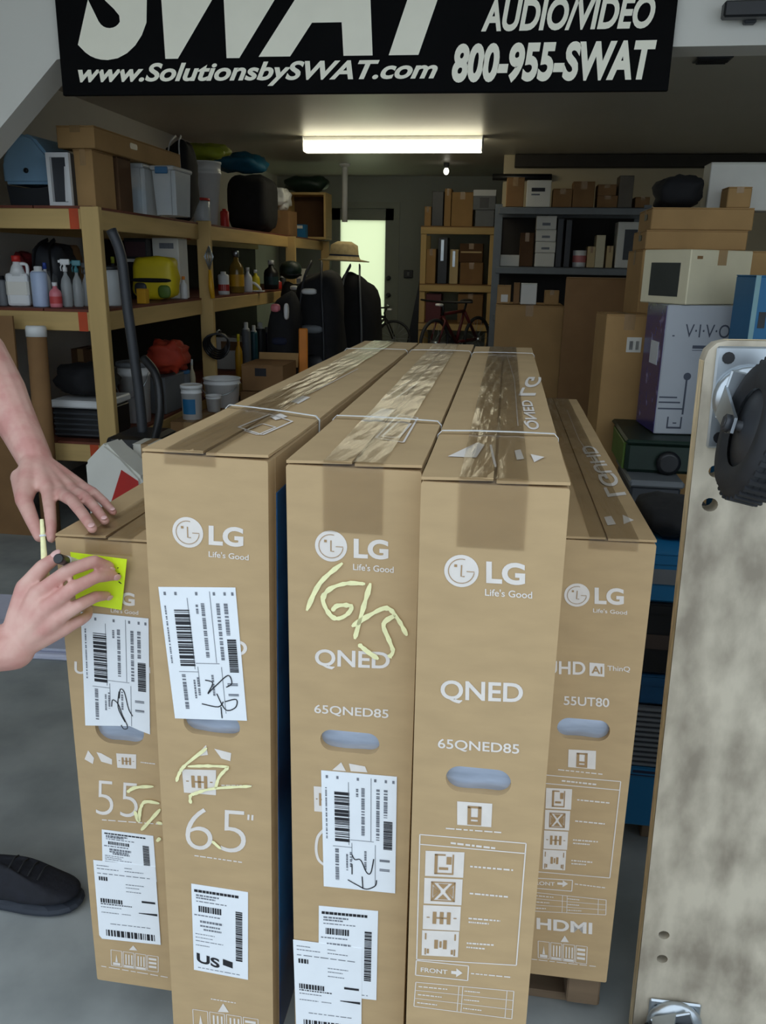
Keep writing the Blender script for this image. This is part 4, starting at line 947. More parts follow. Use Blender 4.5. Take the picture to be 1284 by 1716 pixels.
def bucket(label, x0, x1, ytop, Y, z0, m, lid=None, handle=True, name='bucket', taper=.82, lab=None, cat='bucket'):
    Y = fitY(x1, ytop, Y, z0); cx, w, h = span(x0, x1, ytop, Y, z0); r = w/2
    t = thing(name, label, cat, (cx, Y+r, z0))
    bm = nb(); lathe(bm, [(r*taper,0),(r*.93,h*.8),(r*.98,h*.8),(r*.98,h*.84),(r*.94,h*.85),(r*.96,h*.97),(r,h*.97),(r,h),(r*.93,h),(r*.9,h*.8),(r*taper*.95,.01)], 24); obj('body', bm, m, t)
    if lid: 
        bm = nb(); lathe(bm, [(r*1.03,h*.95),(r*1.03,h+.008),(r*.9,h+.012),(r*.85,h+.006)], 24); obj('lid', bm, lid, t)
    if handle:
        bm = nb(); tube(bm, [(r*math.cos(a)*1.02,-0.25*r-abs(math.sin(a))*r*.85,h*.86-abs(math.sin(a))*h*.42) for a in [math.pi*k/10 for k in range(11)]], .003, 6); obj('handle', bm, STEEL, t)
    if lab:
        bm = nb(); vs=[]; 
        for k in range(9):
            a = math.radians(-130+10*k*1.0); 
            for zz in (.2,.65): rr = (r*taper+(r*.93-r*taper)*zz/.8)*1.012; vs.append((rr*math.cos(a),rr*math.sin(a),h*zz))
        addmesh(bm, vs, [(2*k,2*k+2,2*k+3,2*k+1) for k in range(8)]); obj('label_print', bm, lab, t)
    return t
def bag(label, x0, x1, ytop, Y, depth, z0, m, power=.55, amp=.28, strap_m=None, pocket=None, name='bag', cat='bag', seed=1, yaw=0.0, group=None, patches=()):
    Y = fitY(x1, ytop, Y, z0); cx, w, h = span(x0, x1, ytop, Y, z0)
    t = thing(name, label, cat, (cx, Y+depth/2, z0), yaw, group)
    bm = nb(); ellipsoid(bm, (0,0,h/2), (w/2,depth/2,h/2), None, 22, 14, power, amp, 3.0/max(w,h)*1.6, seed)
    zmin = min(v.co.z for v in bm.verts); zmax = max(v.co.z for v in bm.verts)
    for v in bm.verts: v.co.z = (v.co.z-zmin)*h/(zmax-zmin)
    obj('body', bm, m, t)
    if strap_m:
        for s in (-1,1):
            bm = nb(); tube(bm, smooth_path([(s*w*.22,-depth*.50,h*.25),(s*w*.25,-depth*.56,h*.6),(s*w*.18,-depth*.44,h*.92),(s*w*.1,-depth*.1,h*1.04)],5), w*.055, 8, flat=.35); obj('strap', bm, strap_m, t)
    if pocket:
        bm = nb(); ellipsoid(bm, (0,-depth*.42,h*.32), (w*.32,depth*.16,h*.22), None, 16, 10, .5, .1, 8, seed); obj('pocket', bm, pocket, t)
    for (u,v,su,sv,mm) in patches:
        bm = nb(); ellipsoid(bm, (w*(u-.5),-depth*.47,h*(1-v)), (w*su/2,depth*.10,h*sv/2), None, 12, 8, .7); obj('patch', bm, mm, t)
    return t
def stick_tube(label, pts, r, m, name, cat, loc=None, capm=None, n=12):
    pts = [Vector(p) for p in pts]; b0 = min(pts, key=lambda p: p.z); t = thing(name, label, cat, b0)
    bm = nb(); tube(bm, [p-b0 for p in pts], r, n); obj('shaft', bm, m, t)
    if capm:
        top = max(pts, key=lambda p: p.z)-b0; dn = (min(pts, key=lambda p: p.z)-b0-top).normalized(); bm = nb(); tube(bm, [top+dn*.045, top+dn*.002, top-dn*.006], r*1.05, n, radii=(r*1.05,r*1.05,r*.92)); obj('cap', bm, capm, t)
    return t

# ================================================================ lumber shelving along the left wall
ZS = {'top': 1.575, 'mid': 1.112, 'low': 0.468}
A0 = Zp(158, 345, ZS['top']); A1 = Zp(333, 373, ZS['top']); A2 = Zp(470, 394, ZS['top']); A3 = Zp(548, 404, ZS['top'])
Y0 = 3.74; Y1 = A1.y; Y2 = A2.y; Y3 = 9.1
X0 = P(155, 345, Y0).x; X1 = P(336, 373, Y1).x; X3 = P(545, 403, Y3).x
def edge_x(y): return X0+(X1-X0)*(y-Y0)/(Y1-Y0) if y < Y1 else X1+(X3-X1)*(y-Y1)/(Y3-Y1)
def lumber(t, name, a, b, w, h, m, up=Vector((0,0,1))):
    a = Vector(a); b = Vector(b); d = b-a; L = d.length; d.normalize(); s = d.cross(up).normalized(); u = s.cross(d)
    M = Matrix((s, d, u)).transposed().to_4x4(); M.translation = (a+b)/2
    bm = nb(); box(bm, (0,0,0), (w,L,h), M, bev=.003); return obj(name, bm, m, t)
XW = XL+.03
def shelf_unit(label, ya, yb, posts, xin, xw, back=False):
    o = Vector((xin(ya), ya, 0)); t = thing('lumber_shelf', label, 'shelf', o)
    for k, z in enumerate(('top','mid','low')):
        zt = ZS[z]; rl = lambda x,y,zz: Vector((x,y,zz))-o
        lumber(t, 'side_rail', rl(xin(ya)-.02,ya+.04,zt-.045-.012), rl(xin(yb)-.02,yb-.02,zt-.045-.012), .038, .089, PINEH)
        lumber(t, 'back_rail', rl(xw+.03,ya+.04,zt-.057), rl(xw+.03,yb-.02,zt-.057), .038, .089, PINEH)
        lumber(t, 'end_rail', rl(xw+.01,ya+.019,zt-.057), rl(xin(ya)-.045,ya+.019,zt-.057), .038, .089, PINEH)
        n = 3
        for j in range(n):     # decking boards
            f0 = j/n; f1 = (j+1)/n; bm = nb(); vs = []
            for y in (ya, yb):
                wd = xin(y)-.003-xw
                for f in (f0+.004, f1-.004):
                    for zz in (zt-.012, zt): vs.append(rl(xw+wd*f, y, zz))
            addmesh(bm, vs, [(0,1,3,2),(4,6,7,5),(0,4,5,1),(2,3,7,6),(1,5,7,3),(0,2,6,4)]); obj('deck_board', bm, DECKM, t)
        bm = nb(); box(bm, (-.095,ya-o.y-.0008,zt-.057), (.045,.0016,.09)); obj('paint_stripe', bm, PAINT_O, t)
    if back:
        bm = nb(); box(bm, (XW+.006-o.x,(yb-ya)/2,(.3+ZS['top']-.12)/2+.02), (.008,yb-ya-.02,ZS['top']-.12-.3)); obj('shade_panel', bm, mat('shade_panel_dark', S(36,30,26), .8), t)  # added dark panel standing in for the black shade between the shelves
    for (x, y, zt) in posts: lumber(t, 'post', Vector((x,y,0.0))-o, Vector((x,y,zt))-o, .089, .038, PINE, Vector((0,1,0)))
    return t
shelf_unit('three tier pine lumber shelf nearest the opening, painted with orange stripes', Y0, Y1-.03, [(X0+.001,Y0-.022,ZS['top']-.005),(XW+.05,Y0-.022,ZS['top']-.005)], edge_x, XW)
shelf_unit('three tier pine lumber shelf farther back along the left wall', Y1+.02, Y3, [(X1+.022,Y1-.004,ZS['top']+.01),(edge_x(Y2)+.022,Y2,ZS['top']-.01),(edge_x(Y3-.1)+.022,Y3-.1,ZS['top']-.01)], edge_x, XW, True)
Zt, Zm, Zl = ZS['top']+.001, ZS['mid']+.001, ZS['low']+.001

# ---- top tier
cx, w, h = span(-4, 80, 222, 3.93, Zt); t = thing('domed_case', 'blue domed plastic case on a dark base at the top shelf end', 'case', (cx,3.93,Zt))
prof = [(-w*.5,h*.32),(w*.5,h*.32),(w*.5,h*.62),(w*.42,h*.74),(w*.18,h*.95),(0.0,h),(-w*.18,h*.95),(-w*.42,h*.74),(-w*.5,h*.62)]
bm = nb(); prism(bm, prof, .3); bmesh.ops.bevel(bm, geom=list(bm.edges), offset=.014, segments=2, affect='EDGES'); obj('hood', bm, BLUEP, t)
bm = nb(); prism(bm, [(-w*.42,0),(w*.42,0),(w*.47,h*.31),(w*.2,h*.27),(-w*.2,h*.27),(-w*.47,h*.31)], .27, Matrix.Translation((0,.015,0))); obj('base', bm, DGREY, t)
bm = nb(); lathe(bm, [(.012,0),(.012,.006),(.006,.012)], 12, Matrix.Translation((0,-.001,h*.5)) @ Matrix.Rotation(math.pi/2,4,'X')); obj('latch', bm, BLACKP, t)
_, i1 = carton('shiny wrapped tan carton under the long flat box on the top shelf', 121, 153, 250, 3.88, .22, Zt, CARD2); ztp = top_of(i1)
yt = 262
def match_top(x0,x1,Y,z):   # pixel row of height z at depth Y
    lo, hi = 100.0, 700.0
    for _ in range(40):
        m_ = (lo+hi)/2
        if P((x0+x1)/2, m_, Y).z > z: lo = m_
        else: hi = m_
    return (lo+hi)/2
carton('dark brown carton behind the shiny wrapped one on the top shelf', 152, 196, match_top(152,196,4.13,ztp), 4.13, .15, Zt, CARDD)
cx, w, h = span(78, 116, 256, 3.84, Zt); t = thing('white_frame_box', 'small white framed box with a dark window beside the blue domed case', 'box', (cx,3.84,Zt))
bm = nb(); box(bm, (0,.05,h/2), (w,.09,h), bev=.004); obj('body', bm, DGREY, t)
bm = nb()
for sx in (-1,1): box(bm, (sx*(w/2-.009),-.004,h/2), (.018,.02,h))
box(bm, (0,-.004,h-.01), (w-.036,.02,.02)); box(bm, (0,-.004,.01), (w-.036,.02,.02)); obj('frame', bm, WHITEP, t)
bm = nb(); prism(bm, [(w*.15,h*.1),(w*.3,h*.1),(w*.3,h*.75),(w*.22,h*.75)], .004, Matrix.Translation((0,-.001,0))); obj('label_strip', bm, WHITEP, t)
carton('long flat tan carton lying across the top shelf boxes', 93, 156, 210, 3.86, 1.05, ztp+.002, CARD2, hole=True)
for k,(x0,x1,yt,Yd,lb) in enumerate(((192,236,272,4.36,'clear storage tub in front of the long flat carton, without a blue latch'),(249,288,276,4.42,'clear storage tub with a blue latch on the top shelf'))):
    cx, w, h = span(x0,x1,yt,Yd,Zt); t = thing('storage_tub', lb, 'tub', (cx,Yd+.15,Zt), 0, 'clear storage tubs on the top shelf')
    bm = nb(); vs = [(sx*w*f/2, sy*.13*f, z) for z, f in ((0,.88),(h*.9,1.0)) for sx,sy in ((-1,-1),(1,-1),(1,1),(-1,1))]; addmesh(bm, vs, [(3,2,1,0),(0,1,5,4),(1,2,6,5),(2,3,7,6),(3,0,4,7)]); bmesh.ops.bevel(bm, geom=[e for e in bm.edges if abs(e.verts[0].co.z-e.verts[1].co.z) > .05], offset=.02, segments=3, affect='EDGES'); obj('body', bm, GLASSY, t)
    bm = nb(); box(bm, (0,0,h*.95), (w*1.05,.28,h*.1), bev=.01, seg=2); obj('lid', bm, GLASSY, t)
    if k: 
        bm = nb(); box(bm, (0,-.142,h*.9), (w*.55,.012,h*.14), bev=.004); obj('latch', bm, mat('latch_blue', S(60,110,150), .4), t)
    bm = nb(); box(bm, (w*.08,-.05,h*.3), (w*.4,.09,h*.45), bev=.012); obj('stored_item', bm, GREYP if k else BLUEP, t)
bag('black and white striped strap bag behind the clear tubs on the top shelf', 268, 312, 230, 4.95, .22, Zt, BLACK, .6, .2, WHITEP, seed=3)
pl_ = bucket('white tapered plastic pail behind the clear jug on the top shelf', 306, 360, 268, 5.55, Zt, WHITEP, handle=False, taper=.6)
r_ = (P(360,268,pl_.location.y).x-P(306,268,pl_.location.y).x)/2; yp_ = pl_.location.y-r_; zpail = (yp_, P(333,268,yp_).z+.006)
t = bottle('squat clear jug with a red cap on the top shelf', 337, 14, 332, 5.3, Zt, 'jar', GLASSY, RED); bottle('small red topped bottle at the edge of the top shelf', 376, 7, 350, 5.35, Zt, 'can', RED, RED)
b1 = bag('large black duffel bag on the top shelf', 372, 446, 288, 5.9, .45, Zt, BLACK, .5, .12, None, None, 'duffel_bag', seed=5)
bag('crumpled lime green fabric bundle under the ceiling, left of the blue one', 290, 374, 235, zpail[0]+.02, .2, zpail[1], LIME, .8, .5, name='fabric_bundle', cat='bundle', seed=8)
bag('crumpled blue fabric bundle lying on the black duffel', 352, 436, 250, b1.location.y-.16, .34, P(409,288,b1.location.y-.225).z+.003, TEAL, .8, .5, name='fabric_bundle', cat='bundle', seed=9)
tb, i2 = carton('small brown carton under the crumpled white bag on the top shelf', 446, 484, 352, 6.75, .3, Zt, CARD3)
bag('crumpled white plastic bag on a small brown carton', 449, 480, 310, tb.location.y-.12, .24, top_of(i2)+.002, WHITEP, .8, .5, seed=11)
Yc = fitY(546, 322, 7.9, Zt)-.1; cx, w, h = span(478, 546, 322, Yc, Zt); t = thing('wooden_crate', 'open pine crate at the far end of the top shelf', 'crate', (cx,Yc,Zt))
for zz in (0.012,h-.012):
    bm = nb(); box(bm, (0,.15,zz), (w,.3,.024), bev=.003); obj('board', bm, PINEH, t)
for sx in (-1,1):
    bm = nb(); box(bm, (sx*(w/2-.012),.15,h/2), (.024,.3,h-.05), bev=.003); obj('side_board', bm, PINE, t)
bm = nb(); box(bm, (0,.29,h/2), (w-.05,.016,h-.05)); obj('back_board', bm, CARDD, t)
carton('small blue and white box in front of the pine crate', 488, 512, 376, 7.9, .10, Zt, BLUEC, tape=False, stick=((.2,.08,.8,.3,WHITEC),))
bag('dark green bag on top of the pine crate', 476, 545, 292, Yc+.01, .28, Zt+h+.002, GREEN, .7, .3, seed=12)
# ---- middle tier
bottle('white jug with a red cap and white label at the left of the middle shelf', 26, 17, 428, 3.86, Zm, 'jug', WHITEP, RED, WHITEC)
bottle('pale blue spray can beside the white jug', 63, 12.5, 446, 3.86, Zm, 'can', mat('pale_blue_can', S(178,196,226), .35, var=.06), WHITEP, None)
bottle('small pink bottle between the blue can and the clear spray bottles', 91, 9.5, 473, 3.84, Zm, 'plain', PINK, WHITEP, mat('red_label', S(200,70,70), .5))
bottle('clear spray bottle with a white trigger', 107, 8.5, 434, 3.9, Zm, 'spray', CLEAR, WHITEP); bottle('clear spray bottle with a teal trigger', 126, 8, 436, 3.94, Zm, 'spray', CLEAR, mat('teal_plastic', S(70,140,150), .4)); bottle('clear spray bottle with a grey trigger right beside the pine post', 141, 6.5, 440, 4.0, Zm, 'spray', CLEAR, GREYP)
bottle('white spray bottle with a grey trigger behind the pine post', 152, 9, 440, 4.15, Zm, 'spray', GLASSY, GREYP)
bag('grey and black tool bag behind the bottles on the middle shelf', 40, 98, 405, 4.12, .25, Zm, DGREY, .6, .25, BLACK, GREYP, 'tool_bag', seed=14)
bag('small brown leather pouch behind the spray bottles', 96, 124, 410, 4.42, .12, Zm, CARD3, .7, .3, name='pouch', seed=15)
bottle('wide clear jar right of the pine post on the middle shelf', 182, 16, 445, 4.1, Zm, 'jar', GLASSY, BLACKP, None, cat='jar', name='jar')
carton('black product box with a white stripe behind the yellow tote', 207, 244, 399, 4.95, .2, Zm, BLACKP, tape=False, stick=((.05,.06,.95,.30,mat('maroon_print', S(70,44,48), .5)),(.0,.34,1,.39,WHITEC)))
bag('yellow tote with a black band on the middle shelf', 214, 286, 428, 4.34, .16, Zm, YELL, .5, .12, None, None, 'tote_bag', seed=16, patches=((.5,.55,.95,.10,BLACK),(.25,.75,.3,.3,DGREY),(.8,.8,.3,.3,GREENL)))
carton('tiny amber box in front of the yellow tote', 228, 243, 484, 4.2, .05, Zm, AMBER, tape=False)
carton('upright white product box with dark lettering on the middle shelf', 254, 298, 399, 5.03, .15, Zm, WHITEC, tape=False, stick=((.28,.08,.82,.17,INKG),(.2,.62,.4,.92,BLACKP)))
bottle('little orange capped bottle in front of the white product box', 307, 6, 463, 4.5, Zm, 'plain', WHITEP, ORANGE)
t = thing('hand_brush', 'yellow handled wire brush hanging on the second pine post', 'brush', P(352,405,Y1-.07))
o = Vector(t.location); bm = nb(); tube(bm, [P(352,452,Y1-.07)-o, P(354,480,Y1-.07)-o, P(357,500,Y1-.07)-o], .016, 10, radii=(.010,.018,.014)); obj('handle', bm, AMBER, t)
bm = nb()
for k in range(6):
    a = math.pi*k/6; tube(bm, [P(351,452,Y1-.07)-o, P(351,430,Y1-.07)-o+Vector((.03*math.cos(a),.02*math.sin(a)-.012,0)), P(350,412,Y1-.07)-o], .003, 5); tube(bm, [P(351,452,Y1-.07)-o, P(351,430,Y1-.07)-o-Vector((.03*math.cos(a),.02*math.sin(a)+.012,0)), P(350,412,Y1-.07)-o], .003, 5)
obj('wire_head', bm, STEEL, t)
bottle('white and red can beside the amber bottle on the far middle shelf', 374, 9, 455, 5.35, Zm, 'can', WHITEP, WHITEP, RED); bottle('amber bottle with a steel cap and yellow label', 395, 12, 420, 5.4, Zm, 'plain', AMBERG, STEEL, AMBER)
bottle('small white bottle right of the amber bottle', 415, 7, 448, 5.55, Zm, 'plain', WHITEP, WHITEP); bottle('small yellow bottle beside the white arched handle', 428, 7, 452, 5.6, Zm, 'plain', YELL, WHITEP); bottle('dark bottle with a white cap near the third pine post', 454, 12, 436, 5.95, Zm, 'plain', BLACKP, WHITEP, mat('dark_teal', S(30,60,64), .5))
t = thing('arched_handle', 'white arched plastic handle standing on the far middle shelf edge', 'handle', (P(423,500,6.55).x, 6.55, Zm)); o = Vector(t.location)
bm = nb(); pts = smooth_path([P(408,497,6.55)-o, P(410,480,6.55)-o, P(424,474,6.55)-o, P(436,484,6.55)-o, P(438,497,6.55)-o],5); 
pts = [Vector((p.x,p.y,max(p.z,.012))) for p in pts]; tube(bm, pts, .017, 10, flat=.6); obj('arch', bm, WHITEP, t)
bm = nb(); box(bm, (0,0,.006), (.2,.05,.011), bev=.003); obj('foot_plate', bm, WHITEP, t)
carton('small white carton with a dark print beyond the third pine post', 486, 510, 450, 7.1, .12, Zm, WHITEC, tape=False, stick=((.25,.55,.75,.8,INKG),))
for k,(xc,hw,yt,Yd,mm,lb) in enumerate(((466,6,470,6.2,RED,'small red bottle by the third pine post'),(474,5,462,6.6,DGREY,'grey can right of the third pine post'))): bottle(lb, xc, hw, yt, Yd, Zm, 'can', mm, WHITEP)
# ---- bottom tier
cx, w, h = span(82, 172, 672, 3.8, Zl); t = thing('lidded_crate', 'dark woven crate with a white rim under the black bag', 'crate', (cx,3.96,Zl))
bm = nb(); box(bm, (0,0,h*.4), (w*.96,.3,h*.8), bev=.012); obj('body', bm, BLACKP, t)
for j in range(5):
    bm = nb(); box(bm, (0,-.152,h*(.1+.14*j)), (w*.92,.006,h*.06), bev=.002); obj('slat', bm, DGREY, t)
bm = nb(); box(bm, (0,0,h*.9), (w,.32,h*.2), bev=.008); obj('lid', bm, WHITEP, t)
bag('black soft bag on the white rimmed crate', 80, 171, 612, 3.83, .26, Zl+h+.002, BLACK, .7, .3, seed=20)
bucket('white bucket behind the first pine post on the bottom shelf', 184, 238, 612, 4.2, Zl, WHITEP, GREYP)
tb, i3 = carton('pale grey bin under the red orange bag', 236, 276, 632, 4.5, .3, Zl, GREYP, tape=False, name='storage_bin', cat='bin')
bag('red orange cloth bag on the bottom shelf', 238, 300, 570, tb.location.y-.1, .2, top_of(i3)+.002, REDF, .7, .5, seed=22)
bottle('blue topped jar before the pale grey bin', 309, 9, 620, 4.42, Zl, 'jar', GREYP, mat('mid_blue', S(60,120,170), .5), cat='jar', name='jar')
bottle('tall cream bottle left of the second pine post', 321, 5, 602, 4.6, Zl, 'plain', CREAM, WHITEP)
bucket('white tub with a blue square label in front of the second pine post', 296, 331, 650, 4.18, P(314,706,4.18).z, WHITEP, WHITEP, False, 'plastic_tub', .9, BLUEC)
carton('low dark carton carrying the white tub', 285, 345, 708, 4.12, .3, 0.0, CARD3)
_, i6 = carton('low brown carton under the ribbed white pail', 328, 398, 694, 4.62, .5, 0, CARD3); zp_ = top_of(i6)+.002
bucket('white round pail with ribbed rim right of the white tub', 330, 392, 637, 4.80, zp_, WHITEP); bucket('small white cup in front of the ribbed pail', 340, 366, 664, 4.66, zp_, WHITEP, None, False, 'plastic_cup', .8, None, 'cup')
carton('plain brown carton under the open brown one', 402, 476, match_top(402,476,5.24,Zl+.047), 5.24, .37, 0, CARD3)
_, i4 = carton('open brown carton with a dark square print beside the black bags', 404, 474, 612, 5.25, .35, Zl+.05, CARD3, tape=False, stick=((.33,.12,.60,.42,INKB),))
bm = nb(); hh = i4[2]; box(bm, (0,.19,hh+.045), (i4[1],.005,.10), Matrix.Rotation(-.25,4,'X')); obj('raised_flap', bm, CARD2, _)
carton('small white bin with a brown panel behind the yellow bottle', 362, 416, 566, 6.7, .2, Zl, WHITEC, tape=False, name='storage_bin', cat='bin', stick=((.15,.12,.85,.40,CARD3),))
bottle('tall yellow bottle in front of the second pine post', 399, 6, 560, 5.2, Zl, 'plain', AMBER, YELL)
t = thing('cable_coil', 'black cable coil hanging on the second pine post', 'cable', P(366,556,Y1-.07)); o = Vector(t.location)
for k in range(5):
    bm = nb(); r = .055+.006*k; tube(bm, [Vector((r*math.cos(a)*1.1,-.012*k+.02*math.sin(a*2),-r+r*math.sin(a)-.01)) for a in [2*math.pi*j/20 for j in range(20)]], .007, 6, closed=True); obj('loop', bm, BLACKP, t)
bm = nb(); tube(bm, [(0,-.03,.0),(0,.02,.01),(0,.05,.0)], .005, 6); obj('hook', bm, STEEL, t)
# row of small dark bottles/cans on the far bottom tier
for k,(xc,hw,yt,Yd,mm,cm,lb) in enumerate(((412,7,540,5.9,GREYP,WHITEP,'grey spray can behind the small white bin'),(425,6,545,6.0,mat('teal_can', S(40,90,104), .4),WHITEP,'teal spray can behind the small white bin'),(436,8,540,6.2,DGREY,WHITEP,'dark spray can left of the black backpack'),(448,8,548,6.3,mat('navy_can', S(36,44,84), .4),GREYP,'navy spray can beside the black backpack'))): bottle(lb, xc, hw, yt, Yd, Zl, 'can', mm, cm)
# ---- leaning and standing things by the near shelf
stick_tube('brown cardboard tube with a white end cap standing before the near shelf', [P(60,548,3.66)*1.0, Vector((P(72,760,3.60).x, 3.60, 0.0))], .045, CARD3, 'cardboard_tube', 'tube', None, WHITEP, 18)
t = thing('cardboard_sheet', 'brown cardboard sheet leaning on the near shelf at the left edge', 'cardboard', (P(14,700,3.6).x,3.58,0)); bm = nb(); hz = P(14,528,3.68).z
box(bm, (-.12,0.04,hz/2), (.34,.012,hz), Matrix.Rotation(-.03,4,'X')); obj('sheet', bm, CARD3, t)
bm = nb(); box(bm, (-.12,0.03,hz*.8), (.2,.003,.05), Matrix.Rotation(-.03,4,'X')); obj('tape_strip', bm, TAPE2, t)
t = thing('vacuum_cleaner', 'black upright vacuum wand leaning against the near pine shelf', 'vacuum', (P(243,745,3.64).x,3.64,0)); o = Vector(t.location)
wp = [P(186,385,3.68)-o, P(203,430,3.68)-o, P(214,520,3.66)-o, P(232,650,3.64)-o, P(240,735,3.62)-o]
bm = nb(); tube(bm, smooth_path(wp,4), .024, 10); obj('wand', bm, DGREY, t)
bm = nb(); tube(bm, smooth_path([P(240,600,3.6)-o, P(262,630,3.56)-o, P(268,690,3.52)-o, P(258,740,3.5)-o],5), .02, 8); obj('hose', bm, BLACKP, t)
bm = nb(); zb = P(240,725,3.6).z; box(bm, (0.0,-.02,zb*.5), (.26,.30,zb), bev=.04, seg=2); obj('motor_body', bm, BLACKP, t)
bm = nb(); box(bm, (.0,-.25,.05), (.32,.18,.1), bev=.025, seg=2); obj('floor_head', bm, DGREY, t)
t = thing('paper_sack', 'white and red paper sack standing behind the short left television box', 'sack', (P(192,830,2.95).x,2.95,0), -.15); o = Vector(t.location); hz = P(175,742,2.95).z; w = .26
prof = [(-w/2,0),(w/2,0),(w/2*.98,hz*.80),(w*.15,hz*.90),(-w*.12,hz),(-w/2*1.0,hz*.86)]
bm = nb(); prism(bm, prof, .12); bmesh.ops.bevel(bm, geom=list(bm.edges), offset=.012, segments=2, affect='EDGES'); obj('body', bm, WHITEC, t)
bm = nb(); prism(bm, [(w*.02,hz*.42),(w*.46,hz*.42),(w*.44,hz*.78),(w*.16,hz*.84),(-.02,hz*.62)], .002, Matrix.Translation((0,-.002,0))); obj('red_print', bm, RED, t)
bm = nb(); prism(bm, [(-w*.15,hz*.5),(-w*.02,hz*.48),(-w*.02,hz*.40),(-w*.15,hz*.42)], .002, Matrix.Translation((0,-.002,0))); obj('green_print', bm, GREENL, t)
carton('plain white box behind the paper sack', 222, 262, 745, 3.1, .12, 0.0, WHITEC)
# pale foam sheet on the floor
t = thing('foam_sheet', 'pale lavender white foam sheet lying on the floor behind the near hand', 'sheet', (-1.62, 2.62, 0), .06)
bm = nb(); box(bm, (0,0,.012), (1.15,.50,.022), bev=.006); obj('sheet', bm, mat('lavender_foam', S(206,208,228), .6, var=.05), t)
bm = nb(); box(bm, (.02,-.12,.030), (1.0,.22,.012), bev=.004); obj('upper_layer', bm, mat('lavender_foam2', S(190,194,214), .6, var=.05), t)

# second row and odds and ends on the near shelf
bottle('white bottle with a blue cap behind the pale blue can', 74, 7, 440, 3.99, Zm, 'plain', WHITEP, mat('cap_blue', S(50,80,170), .4))
bottle('grey spray can at the very left end of the middle shelf', 2, 8, 462, 3.86, Zm, 'can', GREYP, BLACKP)
bottle('dark brown bottle behind the first pine post', 172, 8, 428, 4.5, Zm, 'plain', mat('brown_bottle', S(74,44,26), .3), BLACKP)
bottle('lime capped bottle right of the first pine post', 188, 7, 430, 4.62, Zm, 'plain', DGREY, LIME)
bottle('red capped white bottle left of the red topped one on the top shelf', 350, 6, 345, 5.9, Zt, 'plain', WHITEP, RED)
bag('dark red cloth behind the white jug', 8, 40, 420, 4.15, .14, Zm, mat('dark_red_cloth', S(120,28,34), .8, bump=.2), .8, .4, name='cloth', cat='cloth', seed=52)
carton('brown carton under the cardboard tube side of the bottom shelf', 118, 150, 585, 4.4, .2, Zl, CARDD)
bag('crumpled white cloth hanging out beside the vacuum', 252, 275, 640, 4.0, .12, Zl, WHITEC, .8, .4, name='cloth', cat='cloth', seed=53) if False else None
bottle('orange capped tub lying low by the second pine post', 305, 8, 690, 4.0, P(305,720,4.0).z, 'jar', ORANGE, ORANGE, cat='tub', name='plastic_tub') if False else None

# ================================================================ black bags and bikes in the aisle
b1 = bag('black backpack with grey straps and lime trim in the middle of the aisle clutter', 478, 566, 452, 6.1, .45, 0, BLACK, .5, .18, DGREY, BLACKP, 'backpack', seed=31, patches=((.45,.12,.3,.035,WHITEP),(.5,.33,.5,.05,GREYP),(.55,.55,.35,.03,LIME),(.35,.75,.3,.02,LIME)))
b2 = bag('tall black duffel standing before the bright back door', 548, 628, 456, 6.9, .5, 0, BLACK, .6, .2, GREYP, None, 'duffel_bag', seed=32)
cx, w, h = span(528, 614, 425, 7.0, 0); t = thing('straw_hat', 'tan brimmed hat lying on the black bags before the back door', 'hat', (cx,7.15,P(588,456,6.9).z+.085), 0, None, (0.0,.03,0))
bm = nb(); lathe(bm, [(.215,0),(.22,.006),(.14,.02),(.125,.05),(.115,.13),(.06,.16),(.001,.155)], 24); obj('crown_and_brim', bm, TAN, t)
bm = nb(); lathe(bm, [(.132,.025),(.127,.055)], 24, caps=False); obj('hat_band', bm, NAVY, t)
bag('dark bag with small coloured patches left of the black backpack', 440, 492, 488, 5.75, .3, 0, BLACK, .55, .25, None, None, seed=33, patches=((.4,.1,.3,.05,PINK),(.75,.12,.15,.10,WHITEP),(.5,.3,.5,.05,NAVY)))
t = thing('orange_board', 'narrow orange board leaning beside the black backpack', 'board', (P(510,640,5.7).x,5.62,0)); o = Vector(t.location); hz = P(501,552,5.55).z
bm = nb(); box(bm, (0,.03,hz/2), (.065,.02,hz), Matrix.Rotation(-.04,4,'X'), bev=.008); obj('board', bm, ORANGE, t); bm = nb(); box(bm, (0,.012,hz*.6), (.045,.006,.12), Matrix.Rotation(-.04,4,'X'), bev=.002); obj('grip', bm, AMBER, t)
